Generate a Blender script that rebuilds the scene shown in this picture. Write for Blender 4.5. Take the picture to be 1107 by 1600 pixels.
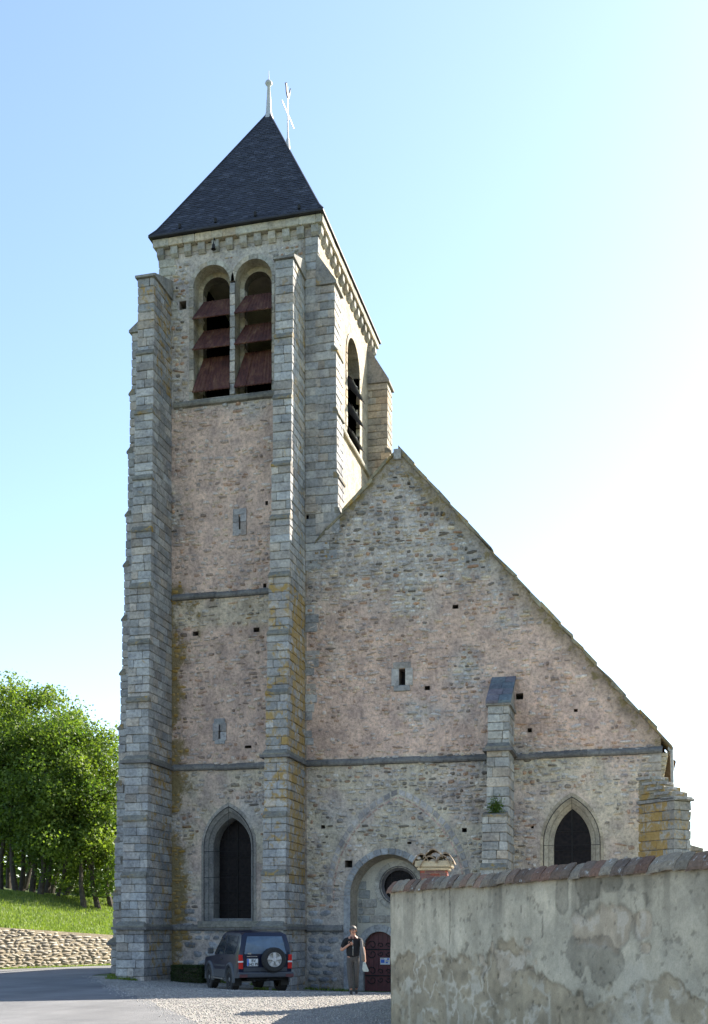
import bpy, bmesh, math, random
import numpy as np
from mathutils import Vector, Matrix
from mathutils.geometry import delaunay_2d_cdt
random.seed(7); rng = np.random.default_rng(11)
for o in list(bpy.data.objects): bpy.data.objects.remove(o)
S = bpy.context.scene; COL = S.collection
R = math.radians

# ------------------------------------------------------------------ camera
cam = bpy.data.objects.new('camera', bpy.data.cameras.new('camera')); COL.objects.link(cam)
cam.location = (0, 0, 1.65); cam.rotation_euler = (R(90), 0, R(14.0))
cam.data.sensor_fit = 'VERTICAL'; cam.data.sensor_height = 36; cam.data.lens = 36*1760/1600
cam.data.shift_y = (1455-800)/1600; cam.data.clip_end = 5000
S.camera = cam
# ------------------------------------------------------------------ sky, sun, exposure
SC, SS = 0.90, 1.08                     # shadow of a 1 m post: 0.90 m to the left, 1.08 m towards the camera
EL = math.atan(1/math.hypot(SC, SS)); AZ = math.atan2(SC, SS)      # azimuth from +Y towards +X
W = bpy.data.worlds.new('World'); S.world = W; W.use_nodes = True
nt = W.node_tree; bg = nt.nodes['Background']
sky = nt.nodes.new('ShaderNodeTexSky'); sky.sky_type = 'NISHITA'; sky.sun_disc = False
sky.sun_elevation = EL; sky.sun_rotation = AZ
sky.air_density = 1.0; sky.dust_density = 0.65; sky.ozone_density = 1.0; sky.altitude = 100
nt.links.new(sky.outputs[0], bg.inputs[0]); bg.inputs[1].default_value = 0.10
sl = bpy.data.lights.new('sun', 'SUN'); sl.energy = 5.0; sl.angle = R(0.5); sl.color = (1, 0.93, 0.82)
sun = bpy.data.objects.new('sun', sl); COL.objects.link(sun)
sd = Vector((math.sin(AZ)*math.cos(EL), math.cos(AZ)*math.cos(EL), math.sin(EL)))
sun.rotation_euler = sd.to_track_quat('Z', 'Y').to_euler(); sun.location = (30, 30, 60)
S.view_settings.view_transform = 'Standard'; S.view_settings.look = 'None'
S.view_settings.gamma = 1; S.view_settings.use_curve_mapping = False
S.view_settings.exposure = 1.76
S.render.engine = 'CYCLES'; S.cycles.max_bounces = 6

# ------------------------------------------------------------------ numpy noise
def vnoise(x, y, seed=0):
    xi = np.floor(x).astype(np.int64); yi = np.floor(y).astype(np.int64)
    fx = x-xi; fy = y-yi; fx = fx*fx*(3-2*fx); fy = fy*fy*(3-2*fy)
    def h(a, b):
        n = (a*374761393 + b*668265263 + seed*974634777) & 0xffffffff
        n = ((n ^ (n >> 13))*1274126177) & 0xffffffff
        return ((n ^ (n >> 16)) & 0xffff)/65535.0
    return (h(xi, yi)*(1-fx)+h(xi+1, yi)*fx)*(1-fy)+(h(xi, yi+1)*(1-fx)+h(xi+1, yi+1)*fx)*fy
def fbm(x, y, seed=0, o=4):
    x = np.asarray(x, float); y = np.asarray(y, float); a = 0; s = 0; k = 1
    for i in range(o):
        a = a+vnoise(x*2**i, y*2**i, seed+i)*k; s += k; k *= .5
    return a/s
def sst(a, b, x):
    t = np.clip((x-a)/(b-a), 0, 1); return t*t*(3-2*t)

# ------------------------------------------------------------------ materials
def ramp(nt, fac, stops):
    n = nt.nodes.new('ShaderNodeValToRGB'); nt.links.new(fac, n.inputs[0])
    el = n.color_ramp.elements
    while len(el) < len(stops): el.new(0.5)
    for e, (p, c) in zip(el, stops): e.position = p; e.color = c if len(c) == 4 else (*c, 1)
    return n.outputs[0]
def noise(nt, scale, detail=4, vec=None, rough=.6, dist=0):
    n = nt.nodes.new('ShaderNodeTexNoise'); n.inputs['Scale'].default_value = scale
    n.inputs['Detail'].default_value = detail; n.inputs['Roughness'].default_value = rough; n.inputs['Distortion'].default_value = dist
    if vec is not None: nt.links.new(vec, n.inputs['Vector'])
    return n.outputs['Fac']
def geo(nt, scale=None):
    g = nt.nodes.new('ShaderNodeNewGeometry').outputs['Position']
    if scale:
        m = nt.nodes.new('ShaderNodeMapping'); m.inputs['Scale'].default_value = scale
        nt.links.new(g, m.inputs[0]); return m.outputs[0]
    return g
def mix(nt, fac, a, b, mode='MIX'):
    m = nt.nodes.new('ShaderNodeMix'); m.data_type = 'RGBA'; m.blend_type = mode
    for s, v in ((m.inputs[0], fac), (m.inputs[6], a), (m.inputs[7], b)):
        if isinstance(v, (int, float)): s.default_value = v
        elif isinstance(v, tuple): s.default_value = (*v, 1) if len(v) == 3 else v
        else: nt.links.new(v, s)
    return m.outputs[2]
def mth(nt, op, a, b=0.0, clamp=False):
    m = nt.nodes.new('ShaderNodeMath'); m.operation = op; m.use_clamp = clamp
    for s, v in ((m.inputs[0], a), (m.inputs[1], b)):
        if isinstance(v, (int, float)): s.default_value = v
        else: nt.links.new(v, s)
    return m.outputs[0]
def newmat(name):
    m = bpy.data.materials.new(name); m.use_nodes = True
    return m, m.node_tree, m.node_tree.nodes['Principled BSDF']
def bump(nt, b, h, strength=.6, dist=.02):
    n = nt.nodes.new('ShaderNodeBump'); n.inputs['Strength'].default_value = strength; n.inputs['Distance'].default_value = dist
    nt.links.new(h, n.inputs['Height']); nt.links.new(n.outputs[0], b.inputs['Normal'])
def stone_mat(name, fine=14, var=.5, lichen=(.36, .22, .045), bs=.7, bd=.025, rough=.92, blotch=.5, white=0.0):
    m, nt, b = newmat(name)
    at = nt.nodes.new('ShaderNodeAttribute'); at.attribute_name = 'Col'
    g = geo(nt)
    n1 = noise(nt, fine, 6, g, .7); n2 = noise(nt, 1.7, 5, g, .65); n3 = noise(nt, 3.3, 6, g, .7, .6)
    c = mix(nt, 1.0, at.outputs['Color'], ramp(nt, n1, [(.25, (1-var,)*3), (.5, (1, 1, 1)), (.75, (1+var*.7,)*3)]), 'MULTIPLY')
    c = mix(nt, 1.0, c, ramp(nt, n2, [(.3, (1-blotch*.5, 1-blotch*.5, 1-blotch*.45)), (.62, (1.1, 1.08, 1.05))]), 'MULTIPLY')
    lf = mth(nt, 'ADD', n3, at.outputs['Alpha']); lf = ramp(nt, mth(nt, 'SUBTRACT', lf, .37), [(.38, (0, 0, 0)), (.50, (1, 1, 1))])
    lc = mix(nt, n1, (lichen[0]*.55, lichen[1]*.6, lichen[2]*.7), (lichen[0]*1.4, lichen[1]*1.35, lichen[2]*1.2))
    c = mix(nt, mth(nt, 'MULTIPLY', lf, .8), c, lc)
    if white:
        n4 = noise(nt, 9, 5, g, .7)
        c = mix(nt, mth(nt, 'MULTIPLY', ramp(nt, n4, [(.60, (0, 0, 0)), (.68, (1, 1, 1))]), white), c, (.55, .55, .52))
    nt.links.new(c, b.inputs['Base Color']); b.inputs['Roughness'].default_value = rough
    b.inputs['Specular IOR Level'].default_value = .25
    bump(nt, b, mth(nt, 'ADD', n1, mth(nt, 'MULTIPLY', n3, .7)), bs, bd)
    return m
def plain(name, col, rough=.6, metal=0, var=.25, scale=12, bs=.15, spec=.5, coat=0):
    m, nt, b = newmat(name)
    g = geo(nt); n = noise(nt, scale, 5, g, .65)
    c = mix(nt, 1.0, col, ramp(nt, n, [(.3, (1-var,)*3), (.7, (1+var,)*3)]), 'MULTIPLY')
    nt.links.new(c, b.inputs['Base Color']); b.inputs['Roughness'].default_value = rough; b.inputs['Metallic'].default_value = metal
    b.inputs['Specular IOR Level'].default_value = spec; b.inputs['Coat Weight'].default_value = coat
    if bs: bump(nt, b, n, bs, .01)
    return m
M = {}
M['ashlar'] = stone_mat('ashlar_stone', 11, .5, bs=.9, bd=.03, blotch=.75)
M['rubble'] = stone_mat('rubble_stone', 16, .6, bs=1.0, bd=.03, blotch=.8)
M['mortar'] = stone_mat('lime_mortar', 9, .6, bs=1.0, bd=.07, lichen=(.2, .15, .06), blotch=.8)
M['mortar2'] = stone_mat('grey_mortar', 20, .3)
M['drywall'] = stone_mat('pale_limestone', 12, .3, lichen=(.3, .25, .15))
M['tile'] = stone_mat('clay_tile', 22, .55, white=.75, bs=.7, bd=.012)
M['slate'] = stone_mat('roof_slate', 16, .25, lichen=(.10, .09, .07), rough=.6, bs=.3, bd=.006)
M['render'] = None
def lead(): return plain('lead_sheet', (.42, .43, .45), .45, .0, .2, 8)
M['lead'] = lead()
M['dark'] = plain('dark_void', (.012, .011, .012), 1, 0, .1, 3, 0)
M['void'] = plain('interior_shade_black', (.006, .0055, .005), 1, 0, .1, 3, 0, 0)  # near-black colour stands in for shade inside the bell chamber
M['iron'] = plain('wrought_iron', (.015, .014, .014), .7, .3, .3, 20)
m, nt, b = newmat('rusty_sheet'); g = geo(nt)
n1 = noise(nt, 3, 6, geo(nt, (1, 1, .5)), .7, .5); n2 = noise(nt, 14, 5, g)
c = ramp(nt, n1, [(.3, (.035, .012, .010)), (.46, (.07, .021, .016)), (.57, (.105, .042, .026)), (.68, (.17, .095, .055))])
c = mix(nt, .5, c, mix(nt, 1.0, c, ramp(nt, n2, [(.3, (.5,)*3), (.7, (1.5,)*3)]), 'MULTIPLY'))
nt.links.new(c, b.inputs[0]); b.inputs['Roughness'].default_value = .75; bump(nt, b, n2, .3, .01); M['rust'] = m
m, nt, b = newmat('window_glass'); g = geo(nt)
v = nt.nodes.new('ShaderNodeTexVoronoi'); v.inputs['Scale'].default_value = 9; nt.links.new(g, v.inputs['Vector'])
c = mix(nt, v.outputs['Distance'], (.006, .006, .008), (.022, .017, .017)); nt.links.new(c, b.inputs[0])
b.inputs['Roughness'].default_value = .5; b.inputs['Specular IOR Level'].default_value = .08; bump(nt, b, v.outputs['Distance'], .4, .02); M['glass'] = m; M['sheet'] = plain('zinc_sheet', (.13, .14, .16), .45, .2, .3, 6)
M['door'] = plain('red_door_paint', (.085, .016, .017), .55, 0, .35, 7)
m, nt, b = newmat('asphalt'); g = geo(nt)
n1 = noise(nt, 90, 3, g, .8); n2 = noise(nt, .6, 6, g, .6); n3 = noise(nt, .25, 3, geo(nt, (3, .5, 1)), .6)
c = ramp(nt, n1, [(.3, (.085, .086, .092)), (.7, (.215, .212, .208))]); c = mix(nt, 1.0, c, ramp(nt, n2, [(.3, (.72,)*3), (.7, (1.15, 1.14, 1.12))]), 'MULTIPLY')
c = mix(nt, 1.0, c, ramp(nt, n3, [(.35, (.85,)*3), (.65, (1.12,)*3)]), 'MULTIPLY')
nt.links.new(c, b.inputs[0]); b.inputs['Roughness'].default_value = .9; bump(nt, b, n1, .8, .012); M['asphalt'] = m
m, nt, b = newmat('gravel'); g = geo(nt)
v = nt.nodes.new('ShaderNodeTexVoronoi'); v.inputs['Scale'].default_value = 48; nt.links.new(g, v.inputs['Vector'])
n2 = noise(nt, .8, 6, g, .65); n1 = noise(nt, 9, 5, g, .7)
c = mix(nt, .8, (.46, .43, .39), v.outputs['Color'], 'MULTIPLY'); c = mix(nt, .7, c, (.47, .44, .40))
c = mix(nt, 1.0, c, ramp(nt, n1, [(.3, (.7,)*3), (.7, (1.2,)*3)]), 'MULTIPLY')
c = mix(nt, 1.0, c, ramp(nt, n2, [(.3, (.78,)*3), (.7, (1.1, 1.09, 1.07))]), 'MULTIPLY')
nt.links.new(c, b.inputs[0]); b.inputs['Roughness'].default_value = .95; bump(nt, b, mth(nt, 'ADD', v.outputs['Distance'], n1), 1.0, .05); M['gravel'] = m
m, nt, b = newmat('soil_and_grass'); g = geo(nt)
n1 = noise(nt, 1.3, 6, g, .65); n2 = noise(nt, 30, 4, g, .7)
c = ramp(nt, n1, [(.3, (.055, .085, .018)), (.55, (.09, .13, .03)), (.75, (.14, .15, .05))]); c = mix(nt, 1.0, c, ramp(nt, n2, [(.3, (.5,)*3), (.7, (1.4,)*3)]), 'MULTIPLY')
nt.links.new(c, b.inputs[0]); b.inputs['Roughness'].default_value = .95; bump(nt, b, n2, 1, .06); M['turf'] = m
def leafmat(name, ca, cb, trans=.45):
    m, nt, b = newmat(name)
    at = nt.nodes.new('ShaderNodeAttribute'); at.attribute_name = 'Col'
    c = mix(nt, at.outputs['Fac'], ca, cb)
    nt.links.new(c, b.inputs[0]); b.inputs['Roughness'].default_value = .55; b.inputs['Specular IOR Level'].default_value = .3
    t = nt.nodes.new('ShaderNodeBsdfTranslucent'); nt.links.new(mix(nt, 1.0, c, (1.5, 1.6, .6), 'MULTIPLY'), t.inputs[0])
    ms = nt.nodes.new('ShaderNodeMixShader'); ms.inputs[0].default_value = trans
    out = [n for n in nt.nodes if n.type == 'OUTPUT_MATERIAL'][0]
    nt.links.new(b.outputs[0], ms.inputs[1]); nt.links.new(t.outputs[0], ms.inputs[2]); nt.links.new(ms.outputs[0], out.inputs[0])
    return m
M['leaf'] = leafmat('tree_leaf', (.055, .10, .02), (.165, .215, .04))
M['grass'] = leafmat('grass_blade', (.10, .16, .03), (.21, .26, .06), .35)
M['box'] = leafmat('box_leaf', (.015, .03, .008), (.04, .06, .015), .2)
M['bark'] = plain('bark', (.055, .045, .035), .95, 0, .5, 6, .8)
M['brick'] = stone_mat('red_brick', 25, .35, lichen=(.2, .15, .1))
M['paint'] = plain('navy_car_paint', (.004, .007, .026), .3, 0, .05, 3, 0, .3, .25)
M['cladding'] = plain('grey_plastic_cladding', (.045, .05, .06), .5, 0, .12, 20, .1)
M['rubber'] = plain('tyre_rubber', (.022, .021, .02), .85, 0, .3, 20)
M['alloy'] = plain('alloy_rim', (.50, .48, .45), .45, .2, .15, 10, 0); M['dull'] = plain('dusty_rim', (.13, .13, .125), .6, .2, .2, 10, 0)
M['carglass'] = plain('car_glass', (.012, .02, .03), .08, 0, .1, 3, 0, .6, .3)
M['red'] = plain('red_lens', (.5, .015, .012), .25, 0, .1, 10, 0)
M['white'] = plain('white_plastic', (.65, .65, .63), .5, 0, .05, 10, 0)
M['blue'] = plain('blue_print', (.05, .14, .5), .6, 0, .1, 10, 0)
M['black'] = plain('black_cloth', (.008, .008, .009), .9, 0, .3, 30)
M['grey_cloth'] = plain('grey_trousers', (.075, .07, .065), .9, 0, .25, 30)
M['skin'] = plain('skin', (.45, .23, .15), .5, 0, .12, 15, 0)
M['hair'] = plain('grey_hair', (.10, .085, .07), .6, 0, .5, 60)
M['shoe'] = plain('shoe_leather', (.02, .018, .017), .5, 0, .2, 20)
M['chrome'] = plain('steel', (.5, .5, .5), .25, .9, .1, 10, 0)
M['board'] = plain('dark_ink', (.02, .02, .02), .6, 0, .1, 10, 0)

# ------------------------------------------------------------------ object helpers
def tag(o, label=None, cat=None, group=None, kind=None):
    if label: o['label'] = label
    if cat: o['category'] = cat
    if group: o['group'] = group
    if kind: o['kind'] = kind
    return o
def empty(name, loc=(0, 0, 0), rz=0, **k):
    o = bpy.data.objects.new(name, None); COL.objects.link(o); o.location = loc; o.rotation_euler = (0, 0, rz)
    o.empty_display_size = .3
    return tag(o, **k)
def setpar(o, p, local=False):
    o.parent = p
    if not local:
        mw = Matrix.Identity(4); q = p; chain = []
        while q is not None:
            chain.append(q); q = q.parent
        for q in reversed(chain): mw = mw @ q.matrix_parent_inverse @ q.matrix_basis
        o.matrix_parent_inverse = mw.inverted()
def link(name, me, mat=None, parent=None, local=False, **k):
    o = bpy.data.objects.new(name, me); COL.objects.link(o)
    if mat is not None:
        if isinstance(mat, (list, tuple)):
            for q in mat: me.materials.append(q)
        else: me.materials.append(mat)
    if parent: setpar(o, parent, local)
    return tag(o, **k)
class MB:
    def __init__(s): s.v = []; s.f = []; s.c = []; s.n = 0
    def add(s, v, f, c=(.4, .4, .4, 0)):
        v = [tuple(p) for p in v]
        s.v += v; s.f += [tuple(i+s.n for i in q) for q in f]
        if len(c) == 3: c = (*c, 0)
        s.c += [c]*len(f); s.n += len(v)
    def box(s, x0, x1, y0, y1, z0, z1, c=(.4, .4, .4, 0), tr=None):
        v = [(x0, y0, z0), (x1, y0, z0), (x1, y1, z0), (x0, y1, z0), (x0, y0, z1), (x1, y0, z1), (x1, y1, z1), (x0, y1, z1)]
        if tr: v = [tr(Vector(p)) for p in v]
        s.add(v, [(0, 3, 2, 1), (4, 5, 6, 7), (0, 1, 5, 4), (1, 2, 6, 5), (2, 3, 7, 6), (3, 0, 4, 7)], c)
    def block(s, x0, x1, y0, y1, z0, z1, c, tr=None, b=.015, j=.006):
        rr = lambda: random.uniform(-j, j)
        v = []
        b *= 1.35; j *= 1.5
        for z, i in ((z0, b), (z0+b, 0), (z1-b, 0), (z1, b)):
            for x, y in ((x0+i, y0+i), (x1-i, y0+i), (x1-i, y1-i), (x0+i, y1-i)): v.append((x+rr(), y+rr(), z+rr()))
        if tr: v = [tr(Vector(p)) for p in v]
        f = [(3, 2, 1, 0), (12, 13, 14, 15)]
        for k in range(3):
            for q in range(4):
                a = k*4+q; bb = k*4+(q+1) % 4; f.append((a, bb, bb+4, a+4))
        s.add(v, f, c)
    def tube(s, pts, r, n=8, c=(.4, .4, .4, 0), cap=True):
        pts = [Vector(p) for p in pts]; rs = r if isinstance(r, (list, tuple)) else [r]*len(pts)
        v = []; 
        for i, p in enumerate(pts):
            d = (pts[min(i+1, len(pts)-1)]-pts[max(i-1, 0)]).normalized()
            a = d.cross(Vector((0, 0, 1)) if abs(d.z) < .95 else Vector((1, 0, 0))).normalized(); b2 = d.cross(a)
            for k in range(n):
                t = 2*math.pi*k/n; v.append(p+a*(math.cos(t)*rs[i])+b2*(math.sin(t)*rs[i]))
        f = []
        for i in range(len(pts)-1):
            for k in range(n): f.append((i*n+k, (i+1)*n+k, (i+1)*n+(k+1) % n, i*n+(k+1) % n))
        if cap: f.append(tuple(range(n))); f.append(tuple((len(pts)-1)*n+k for k in reversed(range(n))))
        s.add(v, f, c)
    def lathe(s, prof, cen, axis='z', n=24, c=(.4, .4, .4, 0)):
        v = []; f = []
        for (r, h) in prof:
            for k in range(n):
                t = 2*math.pi*k/n
                if axis == 'z': p = (cen[0]+r*math.cos(t), cen[1]+r*math.sin(t), cen[2]+h)
                elif axis == 'y': p = (cen[0]+r*math.cos(t), cen[1]+h, cen[2]+r*math.sin(t))
                else: p = (cen[0]+h, cen[1]+r*math.cos(t), cen[2]+r*math.sin(t))
                v.append(p)
        for i in range(len(prof)-1):
            for k in range(n): f.append((i*n+k, i*n+(k+1) % n, (i+1)*n+(k+1) % n, (i+1)*n+k))
        s.add(v, f, c)
    def mesh(s, name, smooth=False):
        me = bpy.data.meshes.new(name); me.from_pydata(s.v, [], s.f)
        a = me.attributes.new('Col', 'FLOAT_COLOR', 'CORNER')
        cc = np.repeat(np.array(s.c, dtype=np.float32), [len(q) for q in s.f], axis=0)
        a.data.foreach_set('color', cc.ravel())
        if smooth: me.shade_smooth()
        me.update(); return me
    def build(s, name, mat, parent=None, smooth=False, local=False, **k):
        me = s.mesh(name, smooth); bm = bmesh.new(); bm.from_mesh(me); bmesh.ops.recalc_face_normals(bm, faces=bm.faces); bm.to_mesh(me); bm.free()
        return link(name, me, mat, parent, local, **k)
def np_mesh(name, verts, faces, cols):   # faces: (n,k) array; cols per face (n,4)
    me = bpy.data.meshes.new(name); n, k = faces.shape
    me.vertices.add(len(verts)); me.vertices.foreach_set('co', np.asarray(verts, np.float32).ravel())
    me.loops.add(n*k); me.loops.foreach_set('vertex_index', faces.astype(np.int32).ravel())
    me.polygons.add(n); me.polygons.foreach_set('loop_start', np.arange(0, n*k, k, dtype=np.int32))
    me.update(calc_edges=True)
    a = me.attributes.new('Col', 'FLOAT_COLOR', 'CORNER')
    if len(cols) == n: cols = np.repeat(cols, k, axis=0)
    else: cols = cols[faces.ravel()]
    a.data.foreach_set('color', np.asarray(cols, np.float32).ravel()); me.validate(); return me
def grid_mesh(name, X, Y, Z, C):
    h, w = X.shape; idx = np.arange(h*w).reshape(h, w)
    f = np.stack([idx[:-1, :-1], idx[:-1, 1:], idx[1:, 1:], idx[1:, :-1]], -1).reshape(-1, 4)
    return np_mesh(name, np.stack([X, Y, Z], -1).reshape(-1, 3), f, C.reshape(-1, 4))

# ------------------------------------------------------------------ the ground
def gz(x, y):
    amt = np.interp(x, [-30, -17, -10.4, -8, 10], [.05, .05, -.36, -.42, -.42])
    return amt*sst(28.5, 36, np.asarray(y, float))
WD = np.array([.31, .951]); WO = np.array([-26.0, 42.5]); WN = np.array([-.951, .31])   # retaining wall: direction, origin, uphill normal
def ywall(x): return np.clip(42.5+(np.asarray(x, float)+26.0)*3.068, 0, 58)
def wad(x, y): return (x-WO[0])*WD[0]+(y-WO[1])*WD[1], (x-WO[0])*WN[0]+(y-WO[1])*WN[1]
ax = np.concatenate([[-1800, -600, -200, -90], np.arange(-60, 30, 1.5), [60, 200, 600, 1800]])
ay = np.concatenate([[-600, -200, -60], np.arange(-20, 60, 1.5), [90, 200, 600, 1800, 3500]])
X, Y = np.meshgrid(ax, ay); C = np.zeros(X.shape+(4,)); C[..., :3] = .3
link('ground', grid_mesh('ground', X, Y, gz(X, Y)-.008, C), M['turf'], kind='structure')
def xr(y): return np.interp(y, [-15, 0, 10, 18.7, 24, 31, 37.5, 46, 60], [2, -1, -4, -7.5, -10.75, -15.2, -19.2, -19.9, -20])
V, U = np.meshgrid(np.linspace(0, 1, 90), np.linspace(0, 1, 60), indexing='ij')
Yp = -15+V*75; xx = -48+U*(xr(Yp)+48)+(U > .999)*(fbm(Yp*1.7, Yp*0, 3)-.5)*.25
XL = WO[0]+(Yp-WO[1])/3.068+.35; xx = XL+U*(xr(Yp)-XL)+(U > .999)*(fbm(Yp*1.7, Yp*0, 3)-.5)*.25; yy = Yp
xx = np.where(Yp < 20, -48+U*(xr(Yp)+48), xx)
link('road', grid_mesh('road', xx, yy, gz(xx, yy)+.010, np.full(xx.shape+(4,), .3)), M['asphalt'], kind='structure')
V, U = np.meshgrid(np.linspace(0, 1, 90), np.linspace(0, 1, 60), indexing='ij')
yy = -12+V*49; xx = xr(yy)-.6+U*(8-xr(yy)+.6)
link('gravel_forecourt', grid_mesh('gravel_forecourt', xx, yy, gz(xx, yy)+.002, np.full(xx.shape+(4,), .3)), M['gravel'], kind='structure')
# loose pebbles on the forecourt
n = 26000
py = 17+rng.random(n)**.8*19.5; px = xr(py)-.15-.5*rng.random(n)**3+rng.random(n)*(12.5-(36-py)*.25)
k = px < 0; px = px[k]; py = py[k]; n = len(px)
r = .009+rng.random(n)*.013
O = np.array([(1, 0, 0), (0, 1, 0), (-1, 0, 0), (0, -1, 0), (0, 0, .8), (0, 0, -.6)])
F = np.array([(0, 1, 4), (1, 2, 4), (2, 3, 4), (3, 0, 4), (1, 0, 5), (2, 1, 5), (3, 2, 5), (0, 3, 5)])
ang = rng.random(n)*6.28; ca, sa = np.cos(ang), np.sin(ang)
P = O[None]*r[:, None, None]*(1+.5*(rng.random((n, 6, 3))-.5))
P = np.stack([P[..., 0]*ca[:, None]-P[..., 1]*sa[:, None], P[..., 0]*sa[:, None]+P[..., 1]*ca[:, None], P[..., 2]], -1)
P += np.stack([px, py, gz(px, py)+.012], -1)[:, None]
f = (F[None]+(np.arange(n)*6)[:, None, None]).reshape(-1, 3)
cc = np.ones((n, 4)); g0 = .27+rng.random(n)*.25; cc[:, 0] = g0*1.04; cc[:, 1] = g0*.98; cc[:, 2] = g0*.9; cc[:, 3] = 0
link('loose_gravel', np_mesh('loose_gravel', P.reshape(-1, 3), f, np.repeat(cc, 8, 0)), M['mortar2'], label='pale loose gravel chips over the forecourt in front of the church', cat='gravel', kind='stuff')

# ------------------------------------------------------------------ CHURCH
YF = 37.0
church = empty('church', (-8, YF, -.4), label='old stone church with tall square slate-roofed bell tower and steep rubble gable', cat='church')
church_parts = {}
GA = (-7.71, 17.9)                      # gable apex
def rake(x): return np.where(x > GA[0], GA[1]-1.17*(x-GA[0]), GA[1]+1.02*(x-GA[0]))
def pointed(x0, x1, z0, zs, za, n=9):   # pointed arch outline, counter-clockwise from bottom left
    xc = (x0+x1)/2; h = za-zs; w = (x1-x0)/2; Rr = (w*w+h*h)/(2*w); a1 = math.asin(min(1, h/Rr)); pts = [(x0, z0), (x1, z0)]
    for i in range(n+1): a = a1*i/n; pts.append((x1-Rr+Rr*math.cos(a), zs+Rr*math.sin(a)))
    for i in range(n-1, -1, -1): a = a1*i/n; pts.append((x0+Rr-Rr*math.cos(a), zs+Rr*math.sin(a)))
    return pts
def roundarch(x0, x1, z0, zs, n=14, rz=None):
    w = (x1-x0)/2; xc = (x0+x1)/2; rz = rz or w; pts = [(x0, z0), (x1, z0)]
    for i in range(n+1): a = math.pi*i/n; pts.append((xc+w*math.cos(a), zs+rz*math.sin(a)))
    return pts
def inpoly(px, pz, poly):
    px = np.asarray(px); inside = np.zeros(px.shape, bool); j = len(poly)-1
    for i in range(len(poly)):
        xi, zi = poly[i]; xj, zj = poly[j]
        c = ((zi > pz) != (zj > pz)) & (px < (xj-xi)*(pz-zi)/(zj-zi+1e-12)+xi); inside ^= c; j = i
    return inside
W1 = pointed(-14.62, -12.82, 1.98, 4.6, 6.0); W2 = pointed(-2.87, -1.08, 1.98, 4.5, 6.0)
NICHE = roundarch(-9.35, -6.72, -1.0, 2.85, 18, 1.38)
BL = roundarch(-15.02, -13.67, 20.3, 24.25); BR = roundarch(-13.47, -12.14, 20.3, 24.25)
def rect(cx, cz, w, h): return [(cx-w/2, cz-h/2), (cx+w/2, cz-h/2), (cx+w/2, cz+h/2), (cx-w/2, cz+h/2)]
SLITS = [rect(-13.31, 15.8, .07, .5), rect(-14.05, 8.6, .07, .5)]
SQW = rect(-7.56, 10.16, .22, .55)
def toX(px, py): # facade pixel helper
    u = (px-553.5)/1760; v = (1455-py)/1760; dx = .9703*u-.2419; dy = .2419*u+.9703; t = 37/dy; return dx*t, 1.65+v*t
PUT = []
for px, py, w, h in [(286, 477, .26, .3), (306, 990, .22, .16), (401, 984, .22, .16), (712, 948, .2, .14), (812, 1088, .24, .2), (668, 1075, .18, .14), (545, 1350, .26, .24), (388, 1167, .24, .1), (828, 1141, .14, .14), (726, 1297, .16, .14), (832, 1291, .1, .14), (417, 786, .1, .14), (414, 916, .12, .2), (505, 1292, .14, .12), (640, 1317, .14, .08), (690, 900, .12, .08), (900, 1110, .12, .1)]:
    x, z = toX(px, py); PUT.append(rect(x, z, w, h))
TOWER = [(-16.3, -1), (-10.9, -1), (-10.9, 25.7), (-16.3, 25.7)]
GABLE = [(-10.9, -1), (.8, -1), (.8, 7.55)] + [(x, float(rake(x))-.12) for x in (0.8, -2, -5, -7.71)][0:] + [(-9.8, float(rake(-9.8))-.12), (-10.9, float(rake(-10.9))-.12)]
# colour zones of the facade
def zones(x, z):
    x = np.asarray(x, float); z = np.asarray(z, float)
    pink = np.array([.62, .455, .365]); grey = np.array([.47, .44, .40]); buff = np.array([.56, .51, .38]); dark = np.array([.20, .16, .10])
    n = fbm(x*.55, z*.55, 5); n2 = fbm(x*1.6, z*1.6, 9)
    tw = x < -10.9
    zz = z+1.6*(n2-.5)+2.5*(n-.5); p = np.where(tw, np.where(z > 19.9, .15+.1*sst(25, 22, z), np.where(z > 7.5, .95, .6)), np.where(z > 7.5, .85*sst(14.5, 11.5, zz)+.2, .25+.15*sst(.4, .6, n)))
    p = p*sst(.30, .52, n+.10*(p > .7))
    p = np.where(~tw & (z > 4) & (z < 7.4) & (x > -2.2), .75, p)
    gr = np.where(tw, sst(4.5, 2.0, z)*.5, sst(4.5, 1.5, z)*.8)
    p = p*(1-gr)
    base = grey[None]*(1-p.ravel()[:, None])+pink[None]*p.ravel()[:, None]
    bf = np.where((z < 7.4) & (z > 2.5), .65, .0)*sst(.35, .6, n2)+np.where(tw & (z > 12.3) & (z < 13.4), .6, 0)
    bf = np.clip(bf, 0, 1).ravel()[:, None]; base = base*(1-bf)+buff*bf
    e = np.where(~tw & (x > -10.9), rake(x)-z, 9); dk = sst(1.3, .1, e-1.1*(n2-.5))*.75
    dk = np.maximum(dk, np.where(tw, sst(.5, .0, x+15.85-(n2-.45)*1.4)*.5*(z < 14), 0))
    for sx in (-14.85, -14.2, -13.0, -12.6): dk = np.maximum(dk, np.where(tw & (z < 13.3) & (z > 10.5), np.exp(-((x-sx-.2*(n2-.5))/.14)**2)*.55*sst(10.4, 12.5, z), 0))
    dk = np.maximum(dk, sst(.7, 0, z+.2)*.5)
    dk = dk.ravel()[:, None]; base = base*(1-dk)+dark*dk; base = base*(.78+.44*fbm(x*.9+4, z*.5, 77)).ravel()[:, None]
    lich = np.clip(dk[:, 0]*.42 + np.where(tw.ravel(), sst(1.3, 0, (x+15.85-2.2*(n2-.5)).ravel())*.24*(z.ravel() < 14), 0), 0, .5)
    return base, lich, p.ravel()
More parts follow.
